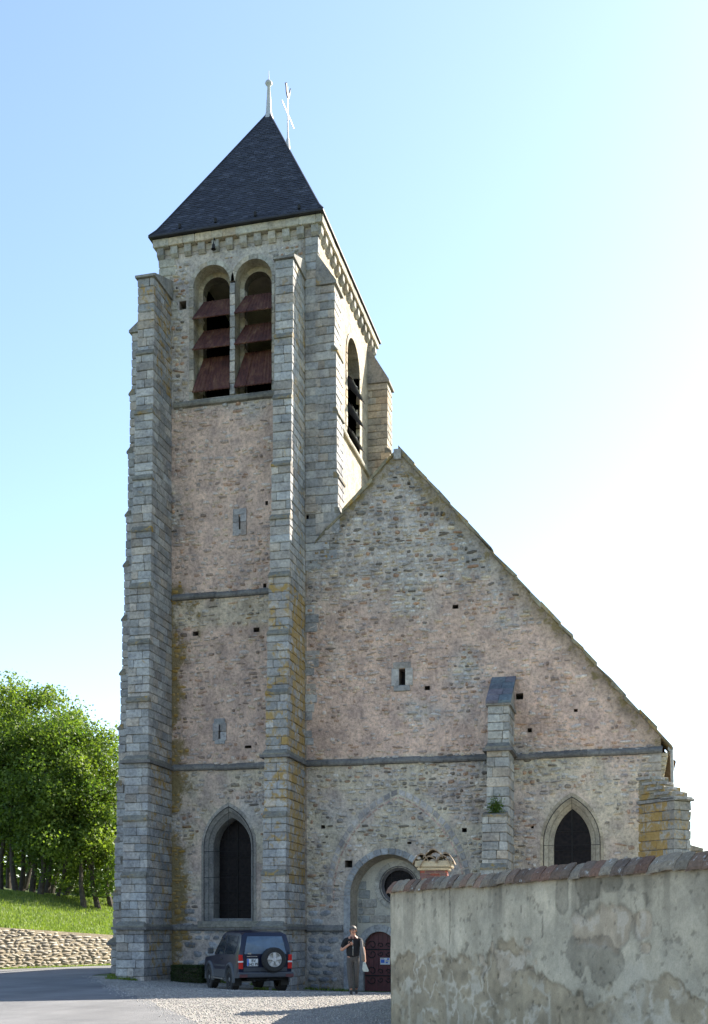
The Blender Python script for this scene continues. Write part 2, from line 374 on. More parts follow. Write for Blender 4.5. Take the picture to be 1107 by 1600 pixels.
def wallpanel(name, outline, holes, depth, mat, y=YF, step=.32, thick_sides=True):
    pts = [Vector(p) for p in outline]; faces = [list(range(len(outline)))]; base = len(pts); edges = []
    for h in holes:
        k = len(pts); pts += [Vector(p) for p in h]
        edges += [(k+i, k+(i+1) % len(h)) for i in range(len(h))]
    xs = [p[0] for p in outline]; zs = [p[1] for p in outline]
    gx, gy = np.meshgrid(np.arange(min(xs), max(xs), step), np.arange(min(zs), max(zs), step))
    gx = gx+rng.uniform(-.08, .08, gx.shape); gy = gy+rng.uniform(-.08, .08, gy.shape)
    ok = inpoly(gx, gy, outline)
    for h in holes: ok &= ~inpoly(gx, gy, h)
    pts += [Vector((a, b)) for a, b in zip(gx[ok], gy[ok])]
    edges += [(i, (i+1) % len(outline)) for i in range(len(outline))]
    vo, ed, fo, *_ = delaunay_2d_cdt(pts, edges, [], 0, 1e-5)
    V2 = np.array([(v.x, v.y) for v in vo]); Fa = np.array(fo)
    cx = V2[Fa].mean(1); ok = inpoly(cx[:, 0], cx[:, 1], outline)
    for h in holes: ok &= ~inpoly(cx[:, 0], cx[:, 1], h)
    Fa = Fa[ok]
    verts = np.stack([V2[:, 0], np.full(len(V2), y), V2[:, 1]], -1)
    b, l, p = zones(V2[:, 0], V2[:, 1]); cols = np.concatenate([b, l[:, None]], 1)
    a2 = V2[Fa]; ar = (a2[:, 1, 0]-a2[:, 0, 0])*(a2[:, 2, 1]-a2[:, 0, 1])-(a2[:, 2, 0]-a2[:, 0, 0])*(a2[:, 1, 1]-a2[:, 0, 1])
    Fa[ar < 0] = Fa[ar < 0][:, ::-1]
    me = np_mesh(name, verts, Fa, cols); o = link(name, me, mat, church)
    return o
def reveal(mb, hole, y0, y1, c, inset=0):  # sides of a hole going back
    h = len(hole); cxm = sum(p[0] for p in hole)/h; zm = sum(p[1] for p in hole)/h
    zc = min(p[1] for p in hole)
    v = [(p[0], y0, p[1]) for p in hole]+[(p[0]+(inset if p[0] < cxm else -inset)*(abs(p[0]-cxm) > 1e-4), y1, p[1]-(inset if p[1] > zc+.01 else -inset*.3)) for p in hole]
    mb.add(v, [(i, (i+1) % h, h+(i+1) % h, h+i) for i in range(h)], c)
    return [(q[0], q[2]) for q in v[h:]]
def fillpoly(mb, poly, y, c): mb.add([(p[0], y, p[1]) for p in poly], [tuple(range(len(poly)))], c)
def ring(mb, outer, inner, yf, yb, c, gap=0, step=1, skip_bottom=True, jit=.0, cj=.0):   # voussoir ring between two outlines of equal length
    n = len(outer); i = 1
    while i < n:
        k = min(i+step, n)
        a, b = i, k % n
        if k == n and skip_bottom is True and b == 0: pass
        kj = 1+random.uniform(-cj, cj); cc = [max(0.02, q*kj) for q in c[:3]]+[c[3] if len(c) > 3 else 0]
        idx = list(range(i, k))+[b]; j = random.uniform(-jit, jit); 
        v = []
        for q in idx: v += [(outer[q][0], yf+j, outer[q][1]), (inner[q][0], yf+j, inner[q][1]), (outer[q][0], yb, outer[q][1]), (inner[q][0], yb, inner[q][1])]
        # shrink ends for joints
        if gap:
            cx = sum(p[0] for p in v)/len(v); cz = sum(p[2] for p in v)/len(v)
            L = math.dist((v[0][0], v[0][2]), (v[-4][0], v[-4][2]))+1e-6; s = 1-gap/L
            v = [(cx+(p[0]-cx)*s, p[1], cz+(p[2]-cz)*s) for p in v]
        m = len(idx); f = []
        for q in range(m-1):
            o = q*4; f += [(o, o+1, o+5, o+4), (o+2, o+6, o+7, o+3), (o, o+4, o+6, o+2), (o+1, o+3, o+7, o+5)]
        f += [(0, 2, 3, 1), ((m-1)*4, (m-1)*4+1, (m-1)*4+3, (m-1)*4+2)]
        mb.add(v, f, tuple(cc)); i = k
ASH = (.345, .342, .335, .03)
def ashc(l=0.0, base=ASH, v=.24):
    k = random.uniform(1-v, 1+v); w = random.choice([random.uniform(-.03, .03), random.uniform(-.03, .03), random.uniform(.03, .13)])
    return (base[0]*k*(1+w), base[1]*k, base[2]*k*(1-w), max(0, l+random.uniform(-.05, .06)))

tower_wall = wallpanel('tower_wall', TOWER, [W1, BL, BR]+SLITS+[p for p in PUT if p[0][0] < -10.9], .9, M['mortar'])
gable_wall = wallpanel('gable_wall', GABLE, [W2, NICHE, SQW]+[p for p in PUT if p[0][0] > -10.9], .9, M['mortar'])
mb = MB()   # the other faces and the inside of the tower and gable, holes' reveals
mc = (.40, .33, .27, .05)
for h in SLITS+[SQW]+PUT:
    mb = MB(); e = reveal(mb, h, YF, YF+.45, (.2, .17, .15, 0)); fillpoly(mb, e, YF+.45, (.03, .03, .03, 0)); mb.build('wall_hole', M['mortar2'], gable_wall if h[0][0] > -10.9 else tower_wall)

# tower: north, east walls + inner lining; south wall has two openings
def quad(mb, a, b, c, d, col): mb.add([a, b, c, d], [(0, 1, 2, 3)], col)
TX0, TX1, TY1 = -16.3, -10.5, 45.3
mb = MB()
quad(mb, (TX0, YF, -1), (TX0, YF, 25.7), (TX0, TY1, 25.7), (TX0, TY1, -1), mc)
quad(mb, (TX0, TY1, -1), (TX0, TY1, 25.7), (TX1, TY1, 25.7), (TX1, TY1, -1), mc)
mb.build('tower_outer_wall', M['mortar2'], church); mb = MB()
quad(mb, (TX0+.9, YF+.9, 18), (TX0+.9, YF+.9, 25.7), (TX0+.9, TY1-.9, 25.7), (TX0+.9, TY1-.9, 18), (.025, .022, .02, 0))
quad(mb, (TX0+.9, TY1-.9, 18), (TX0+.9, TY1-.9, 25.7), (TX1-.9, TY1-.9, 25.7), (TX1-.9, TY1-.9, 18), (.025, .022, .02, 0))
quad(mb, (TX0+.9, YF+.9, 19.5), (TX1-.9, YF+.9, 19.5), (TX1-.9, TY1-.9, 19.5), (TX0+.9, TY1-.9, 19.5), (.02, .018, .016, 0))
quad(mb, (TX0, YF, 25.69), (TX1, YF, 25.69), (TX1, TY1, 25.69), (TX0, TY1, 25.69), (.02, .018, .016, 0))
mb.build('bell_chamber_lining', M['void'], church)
# south wall as a panel in the YZ plane: build with CDT in (y,z)
SB = [roundarch(38.25, 39.5, 20.3, 23.7), roundarch(41.0, 42.95, 20.3, 23.35)]
def panel_yz(name, outline, holes, x, c):
    pts = [Vector(p) for p in outline]; edges = [(i, (i+1) % len(outline)) for i in range(len(outline))]
    for h in holes:
        k = len(pts); pts += [Vector(p) for p in h]; edges += [(k+i, k+(i+1) % len(h)) for i in range(len(h))]
    vo, ed, fo, *_ = delaunay_2d_cdt(pts, edges, [], 0, 1e-5)
    V2 = np.array([(v.x, v.y) for v in vo]); Fa = np.array(fo); cx = V2[Fa].mean(1); ok = inpoly(cx[:, 0], cx[:, 1], outline)
    for h in holes: ok &= ~inpoly(cx[:, 0], cx[:, 1], h)
    m = MB(); m.add([(x, a, b) for a, b in V2], [tuple(f) for f in Fa[ok].tolist()], c); return m
m2 = panel_yz('south_wall', [(YF, -1), (TY1, -1), (TY1, 25.7), (YF, 25.7)], SB, TX1, (.47, .40, .30, 0))
for h in SB:
    n = len(h); v = [(TX1, a, b) for a, b in h]+[(TX1-.9, a, b) for a, b in h]; m2.add(v, [(i, (i+1) % n, n+(i+1) % n, n+i) for i in range(n)], (.42, .38, .31, 0))
south_wall = m2.build('tower_side_wall', M['mortar'], church)

# ---- rubble stones on the facade
def stones_np(cx, cz, w, h, prot, col, plane, seed=1):
    N = len(cx); K = 7; r = np.random.default_rng(seed)
    a = (np.arange(K)+.5)/K*2*np.pi+r.uniform(-.32, .32, (N, K))
    ex = np.sign(np.cos(a))*np.abs(np.cos(a))**.62; ez = np.sign(np.sin(a))*np.abs(np.sin(a))**.62
    rad = 1+r.uniform(-.16, .08, (N, K)); rot = r.normal(0, .10, N)
    X0 = ex*rad*w[:, None]/2; Z0 = ez*rad*h[:, None]/2
    X = X0*np.cos(rot)[:, None]-Z0*np.sin(rot)[:, None]; Z = X0*np.sin(rot)[:, None]+Z0*np.cos(rot)[:, None]
    s = r.uniform(.68, .85, (N, 1)); tx = r.normal(0, .10, N)[:, None]; tz = r.normal(0, .16, N)[:, None]
    D1 = np.full((N, K), -.03); D2 = prot[:, None]*r.uniform(.7, 1.1, (N, K))+X*s*tx+Z*s*tz; D2 = np.maximum(D2, .004)
    A = np.stack([X+cx[:, None], D1, Z+cz[:, None]], -1); B = np.stack([X*s+cx[:, None], D2, Z*s+cz[:, None]], -1)
    Cc = np.stack([cx+r.normal(0, .01, N), prot*1.12, cz], -1)[:, None]
    P = np.concatenate([A, B, Cc], 1)
    Wd = plane(P[..., 0], P[..., 1], P[..., 2])
    q = np.arange(K); qn = (q+1) % K
    f3 = np.concatenate([np.stack([q, qn, qn+K], -1), np.stack([q, qn+K, q+K], -1), np.stack([q+K, qn+K, np.full(K, 2*K)], -1)])
    return Wd, f3, col
def emit_stones(name, parent, mat, cx, cz, w, h, prot, col, plane, keep=300, seed=1, vis=None, groupkey=None):
    Wd, f3, col = stones_np(cx, cz, w, h, prot, col, plane, seed)
    key = w*h if vis is None else w*h*vis
    order = np.argsort(-key); big = order[:keep]; rest = order[keep:]
    for i in big:
        me = np_mesh(name, Wd[i], f3, np.tile(col[i], (len(f3), 1))); link(name, me, mat, parent)
    if len(rest):
        n = len(rest); V = Wd[rest].reshape(-1, 3); F = (f3[None]+(np.arange(n)*15)[:, None, None]).reshape(-1, 3)
        link(name+'_mass', np_mesh(name+'_mass', V, F, np.repeat(col[rest], len(f3), 0)), mat, parent, kind='stuff')
planeF = lambda a, d, z: np.stack([a, YF-d, z], -1)
def grow(poly, m):
    cx = sum(p[0] for p in poly)/len(poly); cz = sum(p[1] for p in poly)/len(poly)
    return [(p[0]+math.copysign(m, p[0]-cx), p[1]+math.copysign(m, p[1]-cz)) for p in poly]
def facade_stones(outline, avoid, seedk):
    xs = [p[0] for p in outline]; zs = [p[1] for p in outline]; L = []; z = max(-.9, min(zs))
    while z < max(zs):
        lower = z < 2.2
        h = random.uniform(.2, .34) if lower else random.uniform(.08, .19)
        x = min(xs)+random.uniform(0, .2)
        while x < max(xs):
            w = random.uniform(.28, .6) if lower else random.choice([random.uniform(.12, .22), random.uniform(.16, .32), random.uniform(.22, .5)])
            L.append((x+w/2, z+h/2+(0.0 if lower else random.gauss(0, .022)), w-random.uniform(.015, .04), h*random.uniform(.75, 1.0)-.012)); x += w
        z += h
    A = np.array(L); cx, cz, w, h = A.T
    cz = cz+(fbm(cx*.6, cz*.4, 21)-.5)*.25*(cz > 2.4)
    ok = np.ones(len(cx), bool)
    for sx, sz in ((-1, -1), (1, -1), (1, 1), (-1, 1), (0, 0)):
        ok &= inpoly(cx+sx*w/2, cz+sz*h/2, outline)
        for q in avoid: ok &= ~inpoly(cx+sx*w*.5, cz+sz*h*.5, q)
    b, l, p = zones(cx, cz); r = np.random.default_rng(seedk)
    bare = fbm(cx*.8, cz*.8, 33)+.10*(cz > 13)*(cx > -10.9)+.15*(cx < -10.9)*(cz > 22)
    dens = np.where(cz < 2.4, .92, np.clip(.93-p*.42+(bare-.5)*1.5, .3, .97))
    ok &= r.random(len(cx)) < dens
    cx, cz, w, h, b, l, p = [q[ok] for q in (cx, cz, w, h, b, l, p)]
    n = len(cx)
    g0 = np.array([.44, .425, .405])[None]*r.uniform(.5, 1.35, (n, 1))
    t = r.random(n)
    g0[t < .10] = np.array([.42, .24, .14])*r.uniform(.6, 1.2, ((t < .10).sum(), 1))
    k = (t > .10) & (t < .3); g0[k] = np.array([.55, .46, .33])*r.uniform(.8, 1.15, (k.sum(), 1))
    k = t > .955; g0[k] = np.array([.68, .65, .6]); k = (t > .3) & (t < .385); g0[k] = np.array([.085, .075, .06])  # the near-black stones paint the shade of open pits in the masonry
    low = cz < 2.4; g0[low] = np.array([.37, .385, .40])*r.uniform(.65, 1.25, (low.sum(), 1)); mixf = (.16+.30*p)[:, None]*np.where(cz < 2.4, .35, 1)[:, None]
    col = g0*(1-mixf)+b*mixf
    dk = l > .12; col[dk] = col[dk]*.72
    prot = np.where(cz < 2.4, .035, r.uniform(.008, .065, n)*np.where(p > .5, .85, 1.15))
    return cx, cz, w, h, prot, np.concatenate([col, l[:, None]], 1)
avT = [grow(W1, .22), grow(BL, .18), grow(BR, .18)]+[grow(s, .2) for s in SLITS]+[grow(p, .02) for p in PUT]
avG = [grow(W2, .2), grow(NICHE, .3), grow(SQW, .2)]+[grow(p, .02) for p in PUT]
ARO = pointed(-10.2, -5.2, 2.6, 2.9, 6.45, 16); ARI = pointed(-10.0, -5.4, 2.6, 2.9, 6.22, 16)
bandpoly = ARO[1:]+[(ARI[i][0], ARI[i][1]) for i in range(len(ARI)-1, 0, -1)]
avG.append(ARO[1:]+ARO[:1]+ARI[:1]+ARI[:0:-1])
BUT_T = [[(-17, -1), (-15.85, -1), (-15.85, 26), (-17, 26)], [(-11.9, -1), (-10.8, -1), (-10.8, 26), (-11.9, 26)]]
a = facade_stones([(-15.9, -1), (-11.0, -1), (-11.0, 25.2), (-15.9, 25.2)], avT, 3)
emit_stones('rubble_stone', tower_wall, M['rubble'], *a, planeF, keep=120, seed=5, vis=np.where(a[1] > 0, 1, .3))
a = facade_stones([(-10.95, -1), (.72, -1), (.72, 7.5), (-7.71, 17.6), (-9.8, 15.5), (-10.95, 14.4)], avG, 4)
emit_stones('rubble_stone', gable_wall, M['rubble'], *a, planeF, keep=300, seed=6, vis=np.where((a[1] < .0) | ((a[1] < 3.6) & (a[0] > -7.9)), .1, 1.0))

# ---- ashlar buttresses
ash_list = []   # (score, parent, verts, faces, col)
def ashlar_stage(mb, tr, w, p, z0, z1, lich=0, depth_back=0.0, lside=True, rside=True, ch=.29, score=1.0, base=ASH, parent=None, inset=.035, yback=0.0):
    """local frame: x across (-w/2..w/2), y outwards (0 at wall, p at the face)"""
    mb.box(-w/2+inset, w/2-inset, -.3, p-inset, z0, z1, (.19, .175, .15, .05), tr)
    z = z0; rows = max(1, round((z1-z0)/ch)); hh = (z1-z0)/rows; k = 0
    for r_ in range(rows):
        zz0 = z+.008; zz1 = z+hh-.008; z += hh; k += 1
        dq = random.uniform(.22, .34) if k % 2 else random.uniform(.38, .6)
        # front course
        xs = [-w/2]; 
        nb = max(1, round(w/random.uniform(.36, .52)))
        cuts = sorted(random.uniform(.25, .75) if nb == 2 else (i+random.uniform(-.2, .2))/nb for i in range(1, nb))
        xs += [-w/2+c*w for c in cuts]+[w/2]
        for a, b in zip(xs[:-1], xs[1:]):
            m = MB(); m.block(a+.008, b-.008, p-min(dq, p+.2), p+random.uniform(-.006, .008), zz0, zz1, ashc(lich(zz0, 0) if callable(lich) else lich, base), tr)
            ash_list.append((score*(b-a)*hh*random.uniform(.98, 1.02), parent, m))
        for side, on in ((-1, lside), (1, rside)):
            if not on: continue
            y = p-dq
            while y > .02:
                L = random.uniform(.3, .62); y1 = y; y = max(-.05, y-L)
                if y < .15: y = -.05
                xa = side*(w/2); m = MB(); pr = random.uniform(-.005, .007)
                x0, x1 = (xa-.2, xa+pr) if side > 0 else (xa-pr, xa+.2)
                m.block(x0, x1, y+.005, y1-.005, zz0, zz1, ashc(lich(zz0, side) if callable(lich) else lich, base), tr)
                ash_list.append((score*.35*(y1-y)*hh, parent, m))
def setoff(mb, tr, w, p0, p1, z, wn, c, t=.13, drip=.05):
    """sloping weathering from lower projection p0/width w to upper p1/width wn, overhanging lip below"""
    x0, x1 = -w/2-.03, w/2+.03; u0, u1 = -wn/2, wn/2; j = lambda: random.uniform(-.01, .01)
    yb = -.02 if drip > .1 else p1-.12
    if drip <= .1: x0 += .03; x1 -= .03
    v = [(x0, yb, z), (x1, yb, z), (x1, p0+drip+j(), z+j()), (x0, p0+drip+j(), z+j()),
         (x0, yb, z+.07), (x1, yb, z+.07), (x1, p0+drip+j(), z+.06+j()), (x0, p0+drip+j(), z+.06+j()),
         (u0, yb, z+.07+t), (u1, yb, z+.07+t), (u1, p1, z+.07+t), (u0, p1, z+.07+t)]
    f = [(0, 3, 2, 1), (0, 1, 5, 4), (1, 2, 6, 5), (2, 3, 7, 6), (3, 0, 4, 7), (5, 6, 10, 9), (6, 7, 11, 10), (7, 4, 8, 11), (4, 5, 9, 8), (8, 9, 10, 11)]
    mb.add([tr(Vector(q)) for q in v], f, c)
def frame(cx, cy, nx, ny):   # outward normal (nx,ny); across axis = rotate normal by +90deg so x runs left->right seen from outside
    axx, axy = -ny, nx
    return lambda v, cx=cx, cy=cy: Vector((cx+axx*v.x+nx*v.y, cy+axy*v.x+ny*v.y, v.z))
def bshape(name, cx_fn, cy, nrm, ws, ps, zs, lich, score=1, lside=True, rside=True, top=None, base=ASH, strings=()):
    """cx_fn(i): centre at stage i; stages between zs[i]..zs[i+1]"""
    root_mb = MB(); o = bpy.data.objects.new(name, bpy.data.meshes.new(name)); COL.objects.link(o); setpar(o, church)
    for i in range(len(zs)-1):
        cx = cx_fn(i); c0 = (cx, cy) if not isinstance(cx, tuple) else cx; tr = frame(*c0, *nrm)
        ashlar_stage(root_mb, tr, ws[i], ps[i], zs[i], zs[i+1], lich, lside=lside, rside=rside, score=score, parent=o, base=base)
        if i < len(zs)-2:
            cn = cx_fn(i+1); cn = (cn, cy) if not isinstance(cn, tuple) else cn; nt_ = frame(*cn, *nrm)
            dd = .12 if i in strings else .05
            setoff(root_mb, tr, ws[i], ps[i], ps[i+1], zs[i+1]-.05, ws[i+1], (.20, .19, .16, .22 if i not in strings else .1), .14, dd)
            if i in strings:
                root_mb.box(-ws[i]/2-.12, ws[i]/2+.12, 0, ps[i]+.12, zs[i+1]-.12, zs[i+1]-.02, (.15, .145, .14, .1), tr)
    i = len(zs)-2; cx = cx_fn(i); c0 = (cx, cy) if not isinstance(cx, tuple) else cx; tr = frame(*c0, *nrm)
    w, p, z = ws[i], ps[i], zs[-1]; hz = top if top else .6; c = (.26, .25, .23, .15)
    x0, x1 = -w/2-.06, w/2+.06
    v = [(x0, -.02, z), (x1, -.02, z), (x1, p+.08, z), (x0, p+.08, z), (x0, -.02, z+hz+.08), (x1, -.02, z+hz+.08), (x1, p+.08, z+.08), (x0, p+.08, z+.08)]
    root_mb.add([tr(Vector(q)) for q in v], [(0, 3, 2, 1), (0, 1, 5, 4), (1, 2, 6, 5), (2, 3, 7, 6), (3, 0, 4, 7), (4, 5, 6, 7)], c)
    me = root_mb.mesh(name); bm = bmesh.new(); bm.from_mesh(me); bmesh.ops.recalc_face_normals(bm, faces=bm.faces); bm.to_mesh(me); bm.free()
    o.data = me; me.materials.append(M['ashlar']); return o
ZS = [-1, 1.82, 3.5, 5.4, 7.42, 9.42, 11.38, 13.3, 15.22, 17.0, 19.25, 21.3, 23.9]
n_ = len(ZS)-1
def lerp(a, b, t): return a+(b-a)*t
wA = [lerp(.95, .61, i/(n_-1)) for i in range(n_)]; pA = [lerp(2.2, 1.5, i/(n_-1)) for i in range(n_)]; wA[0] += .08; pA[0] += .1
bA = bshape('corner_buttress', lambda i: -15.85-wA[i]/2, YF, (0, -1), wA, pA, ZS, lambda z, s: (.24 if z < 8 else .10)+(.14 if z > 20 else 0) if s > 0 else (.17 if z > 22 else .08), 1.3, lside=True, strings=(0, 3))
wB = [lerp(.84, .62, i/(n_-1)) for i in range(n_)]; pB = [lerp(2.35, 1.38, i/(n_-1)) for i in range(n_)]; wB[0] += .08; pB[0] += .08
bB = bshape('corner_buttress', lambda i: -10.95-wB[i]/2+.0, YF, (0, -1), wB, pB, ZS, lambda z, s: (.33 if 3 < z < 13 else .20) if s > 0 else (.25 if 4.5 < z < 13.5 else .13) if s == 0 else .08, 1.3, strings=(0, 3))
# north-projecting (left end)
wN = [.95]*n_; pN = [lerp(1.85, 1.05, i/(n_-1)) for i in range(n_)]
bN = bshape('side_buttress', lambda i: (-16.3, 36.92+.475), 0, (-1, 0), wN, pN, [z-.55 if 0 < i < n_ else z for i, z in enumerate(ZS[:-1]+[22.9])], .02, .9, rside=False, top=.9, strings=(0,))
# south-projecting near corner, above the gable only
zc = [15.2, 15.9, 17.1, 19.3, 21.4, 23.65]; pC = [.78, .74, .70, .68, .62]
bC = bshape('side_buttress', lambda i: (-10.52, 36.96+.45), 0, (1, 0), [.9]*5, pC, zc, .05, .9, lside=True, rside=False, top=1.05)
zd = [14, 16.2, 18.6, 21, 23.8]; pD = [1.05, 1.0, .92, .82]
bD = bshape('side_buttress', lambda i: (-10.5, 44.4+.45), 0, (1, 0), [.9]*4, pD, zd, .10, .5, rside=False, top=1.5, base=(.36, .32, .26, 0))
# ashlar strip of the tower wall between buttress B and corner
mbq = MB(); q_root = bpy.data.objects.new('corner_quoin_wall', bpy.data.meshes.new('corner_quoin_wall')); COL.objects.link(q_root); setpar(q_root, church)
z = 15.95
for k in range(34):
    xs = [-10.93, random.uniform(-10.8, -10.6), TX1+.01] if z > 24.5 else [-10.93, TX1+.02]
    if z > 15.9: xs[-1] = TX1+.02
    for a_, b_ in zip(xs[:-1], xs[1:]):
        m = MB(); m.block(a_, b_, YF-.04+random.uniform(-.01, .01), YF+.2, z+.006, z+.284, ashc(.03)); ash_list.append((.4, q_root, m))
    z += .285
mbq.box(-10.93, TX1, YF-.01, YF+.1, 15.9, 25.6, (.3, .28, .25, .05))
z = 7.7
while z < 16.0:
    L = random.uniform(.15, .55)+(.35 if z > 14 else 0); hh = random.uniform(.24, .34)
    if random.random() < .8: m = MB(); m.block(-10.93, -10.93+L, YF-.03, YF+.1, z+.006, z+hh-.006, ashc(.08)); ash_list.append((.35, q_root, m))
    if z > 14.2:
        x_ = -10.93+L
        while x_ < -9.75: w_ = random.uniform(.25, .5); m = MB(); m.block(x_+.012, min(x_+w_, -9.72), YF-.03, YF+.1, z+.006, z+hh-.008, ashc(.05)); ash_list.append((.3, q_root, m)); x_ += w_
    z += hh
me = mbq.mesh('corner_quoin_wall'); q_root.data = me; me.materials.append(M['ashlar'])
# NW upper corner quoins
z = 22.6
while z < 25.2:
    L = random.uniform(.4, .7); m = MB(); m.block(-16.33, -16.3+L, YF-.03, YF+.3, z+.005, z+.30, ashc(.02, (.38, .36, .31, 0))); ash_list.append((.5, tower_wall, m)); z += .31
    
# middle buttress of the gable
zE = [-1, 1.8, 3.6, 5.25, 7.42, 8.75]; wE = [.84, .82, .78, .70, .68]; pE = [2.5, 2.35, 2.2, 1.65, 1.55]
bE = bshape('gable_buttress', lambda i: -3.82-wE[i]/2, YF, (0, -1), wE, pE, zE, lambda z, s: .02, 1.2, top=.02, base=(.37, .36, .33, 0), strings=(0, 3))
# slate slabs on its top
trE = frame(-3.82-.34, YF, 0, -1)
for r_ in range(4):
    for c_ in range(2):
        a0, a1 = r_/4, (r_+1)/4; x0 = -.40+c_*.40+(.08 if (r_ % 2 and c_) else 0); x1 = -.40+(c_+1)*.40+(.08 if (r_ % 2 and not c_) else 0)
        x1 = min(x1, .40); y0 = 1.66-a0*1.66; y1 = 1.66-a1*1.66-.06; z0 = 8.8+a0*1.12; z1 = 8.8+a1*1.12+.02
        m = MB(); v = [(x0+.006, y0, z0), (x1-.006, y0, z0), (x1-.006, y1, z1), (x0+.006, y1, z1)]; v += [(x, y, z+.09) for x, y, z in v]
        m.add([trE(Vector(q)) for q in v], [(0, 3, 2, 1), (4, 5, 6, 7), (0, 1, 5, 4), (1, 2, 6, 5), (2, 3, 7, 6), (3, 0, 4, 7)], (.15*random.uniform(.8, 1.2), .16, .18, .05))
        m.build('stone_slab', M['ashlar'], bE)
m = MB(); v = [(-.34, 0, 8.7), (.34, 0, 8.7), (.34, 1.55, 8.7), (-.34, 1.55, 8.7), (-.34, 0, 9.88), (.34, 0, 9.88), (.34, 1.55, 8.8), (-.34, 1.55, 8.8)]
m.add([trE(Vector(q)) for q in v], [(0, 3, 2, 1), (4, 5, 6, 7), (0, 1, 5, 4), (1, 2, 6, 5), (2, 3, 7, 6), (3, 0, 4, 7)], (.33, .30, .26, .2)); m.build('buttress_cap_core', M['ashlar'], bE)
# diagonal corner buttress with stepped slabs
s2 = math.sqrt(.5)
zR = [-1, 1.8, 5.68]; wR = [.80, .74]; pR = [1.72, 1.50]
c0R = (.1+s2*.38, YF+s2*.38)
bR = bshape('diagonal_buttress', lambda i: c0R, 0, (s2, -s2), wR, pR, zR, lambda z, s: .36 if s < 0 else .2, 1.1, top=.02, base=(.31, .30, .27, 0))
for k in range(5):
    trR = frame(*c0R, s2, -s2); p1 = 1.60-k*.26+random.uniform(-.03, .03); m = MB(); z = 5.72+k*.18+random.uniform(-.01, .01)
    n = 8; bk = p1-.62; prof = [(-.43, p1-.1), (-.3, p1), (0, p1+.04), (.3, p1), (.43, p1-.1), (.43, bk), (-.43, bk)]
    v = [trR(Vector((a, b, z))) for a, b in prof]+[trR(Vector((a, b, z+.085))) for a, b in prof]; nn = len(prof)
    m.add(v, [tuple(range(nn))[::-1], tuple(range(nn, 2*nn))]+[(i, (i+1) % nn, nn+(i+1) % nn, nn+i) for i in range(nn)], (.30, .29, .27, .05)); m.build('stone_slab', M['ashlar'], bR)
    if k < 4:
        m = MB(); m.block(-.37, .37, -.3, p1-.26, z-.0+.086, z+.265, (.27, .25, .20, .28), trR); m.build('step_riser', M['ashlar'], bR)
# farther buttress of the nave's south side
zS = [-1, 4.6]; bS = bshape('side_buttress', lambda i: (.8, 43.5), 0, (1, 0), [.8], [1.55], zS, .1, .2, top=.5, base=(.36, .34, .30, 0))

# ---- ashlar in the niche, door etc
niche = MB(); YN = YF+.62
inner = reveal(niche, NICHE, YF-.02, YN, (.38, .33, .26, .06), .08)
niche_o = niche.build('portal_niche', M['ashlar'], church)
DX, DW = -8.48, 1.12
DOOR = roundarch(DX-DW/2, DX+DW/2, -.6, 1.08, 14, .56); OCX, OCZ, OCR = -7.80, 3.20, .62
OC = [(OCX+OCR*math.cos(2*math.pi*i/28), OCZ+OCR*math.sin(2*math.pi*i/28)) for i in range(28)]
pts = [Vector(p) for p in NICHE+DOOR+OC]; a_, b_, c_ = len(NICHE), len(DOOR), len(OC)
ed = [(i, (i+1) % a_) for i in range(a_)]+[(a_+i, a_+(i+1) % b_) for i in range(b_)]+[(a_+b_+i, a_+b_+(i+1) % c_) for i in range(c_)]
vo, _, fo, *_ = delaunay_2d_cdt(pts, ed, [], 0, 1e-5); V2 = np.array([(v.x, v.y) for v in vo]); Fa = np.array(fo); cx = V2[Fa].mean(1)
ok = inpoly(cx[:, 0], cx[:, 1], NICHE) & ~inpoly(cx[:, 0], cx[:, 1], DOOR) & ~inpoly(cx[:, 0], cx[:, 1], OC)
m = MB(); m.add([(a, YN+.03, b) for a, b in V2], [tuple(f) for f in Fa[ok].tolist()], (.46, .43, .36, 0)); tymp = m.build('tympanum_wall', M['mortar2'], church)
z = -.5
while z < 4.2:
    x = -9.3+random.uniform(-.2, 0); hh = random.uniform(.22, .32)
    while x < -6.7:
        w = random.uniform(.3, .62); x0, x1 = max(x, -9.24), min(x+w, -6.80); x += w
        if x1-x0 < .12: continue
        corners = np.array([(x0, z), (x1, z), (x0, z+hh), (x1, z+hh), ((x0+x1)/2, z+hh/2)])
        if not inpoly(corners[:, 0], corners[:, 1], grow(NICHE, -.07)).all(): continue
        if inpoly(corners[:, 0], corners[:, 1], grow(DOOR, .24)).any(): continue
        d = np.hypot(corners[:, 0]-OCX, corners[:, 1]-OCZ)
        if d.min() < OCR+.22: continue
        m = MB(); m.block(x0+.014, x1-.014, YN-.0, YN+.1, z+.012, z+hh-.012, ashc(.0, (.30, .30, .28, 0), .2)); ash_list.append((.6 if x < -7.8 else .02, tymp, m))
    z += hh
m = MB(); DI = DOOR; DO = roundarch(DX-DW/2-.22, DX+DW/2+.22, -.6, 1.08, 14, .8)
ring(m, DO, DI, YN-.03, YN+.3, (.36, .36, .35, 0), .012, 3, True, .008, .12); m.build('door_surround', M['ashlar'], tymp)
m = MB(); OO = [(OCX+(OCR+.24)*math.cos(2*math.pi*i/28), OCZ+(OCR+.24)*math.sin(2*math.pi*i/28)) for i in range(28)]
ring(m, OO+[OO[0]], OC+[OC[0]], YN-.02, YN+.25, (.40, .38, .33, 0), .015, 4, False, .006, .12); ring(m, OO[:2], OC[:2], YN-.02, YN+.25, (.40, .38, .33, 0), .01, 1, False)
m.lathe([(OCR+.02, -.045), (OCR+.05, -.06), (OCR+.02, .0), (OCR-.05, .06), (OCR-.09, .10)], (OCX, YN, OCZ), 'y', 40, (.14, .13, .13, 0))
ocs = m.build('round_window', M['ashlar'], church)
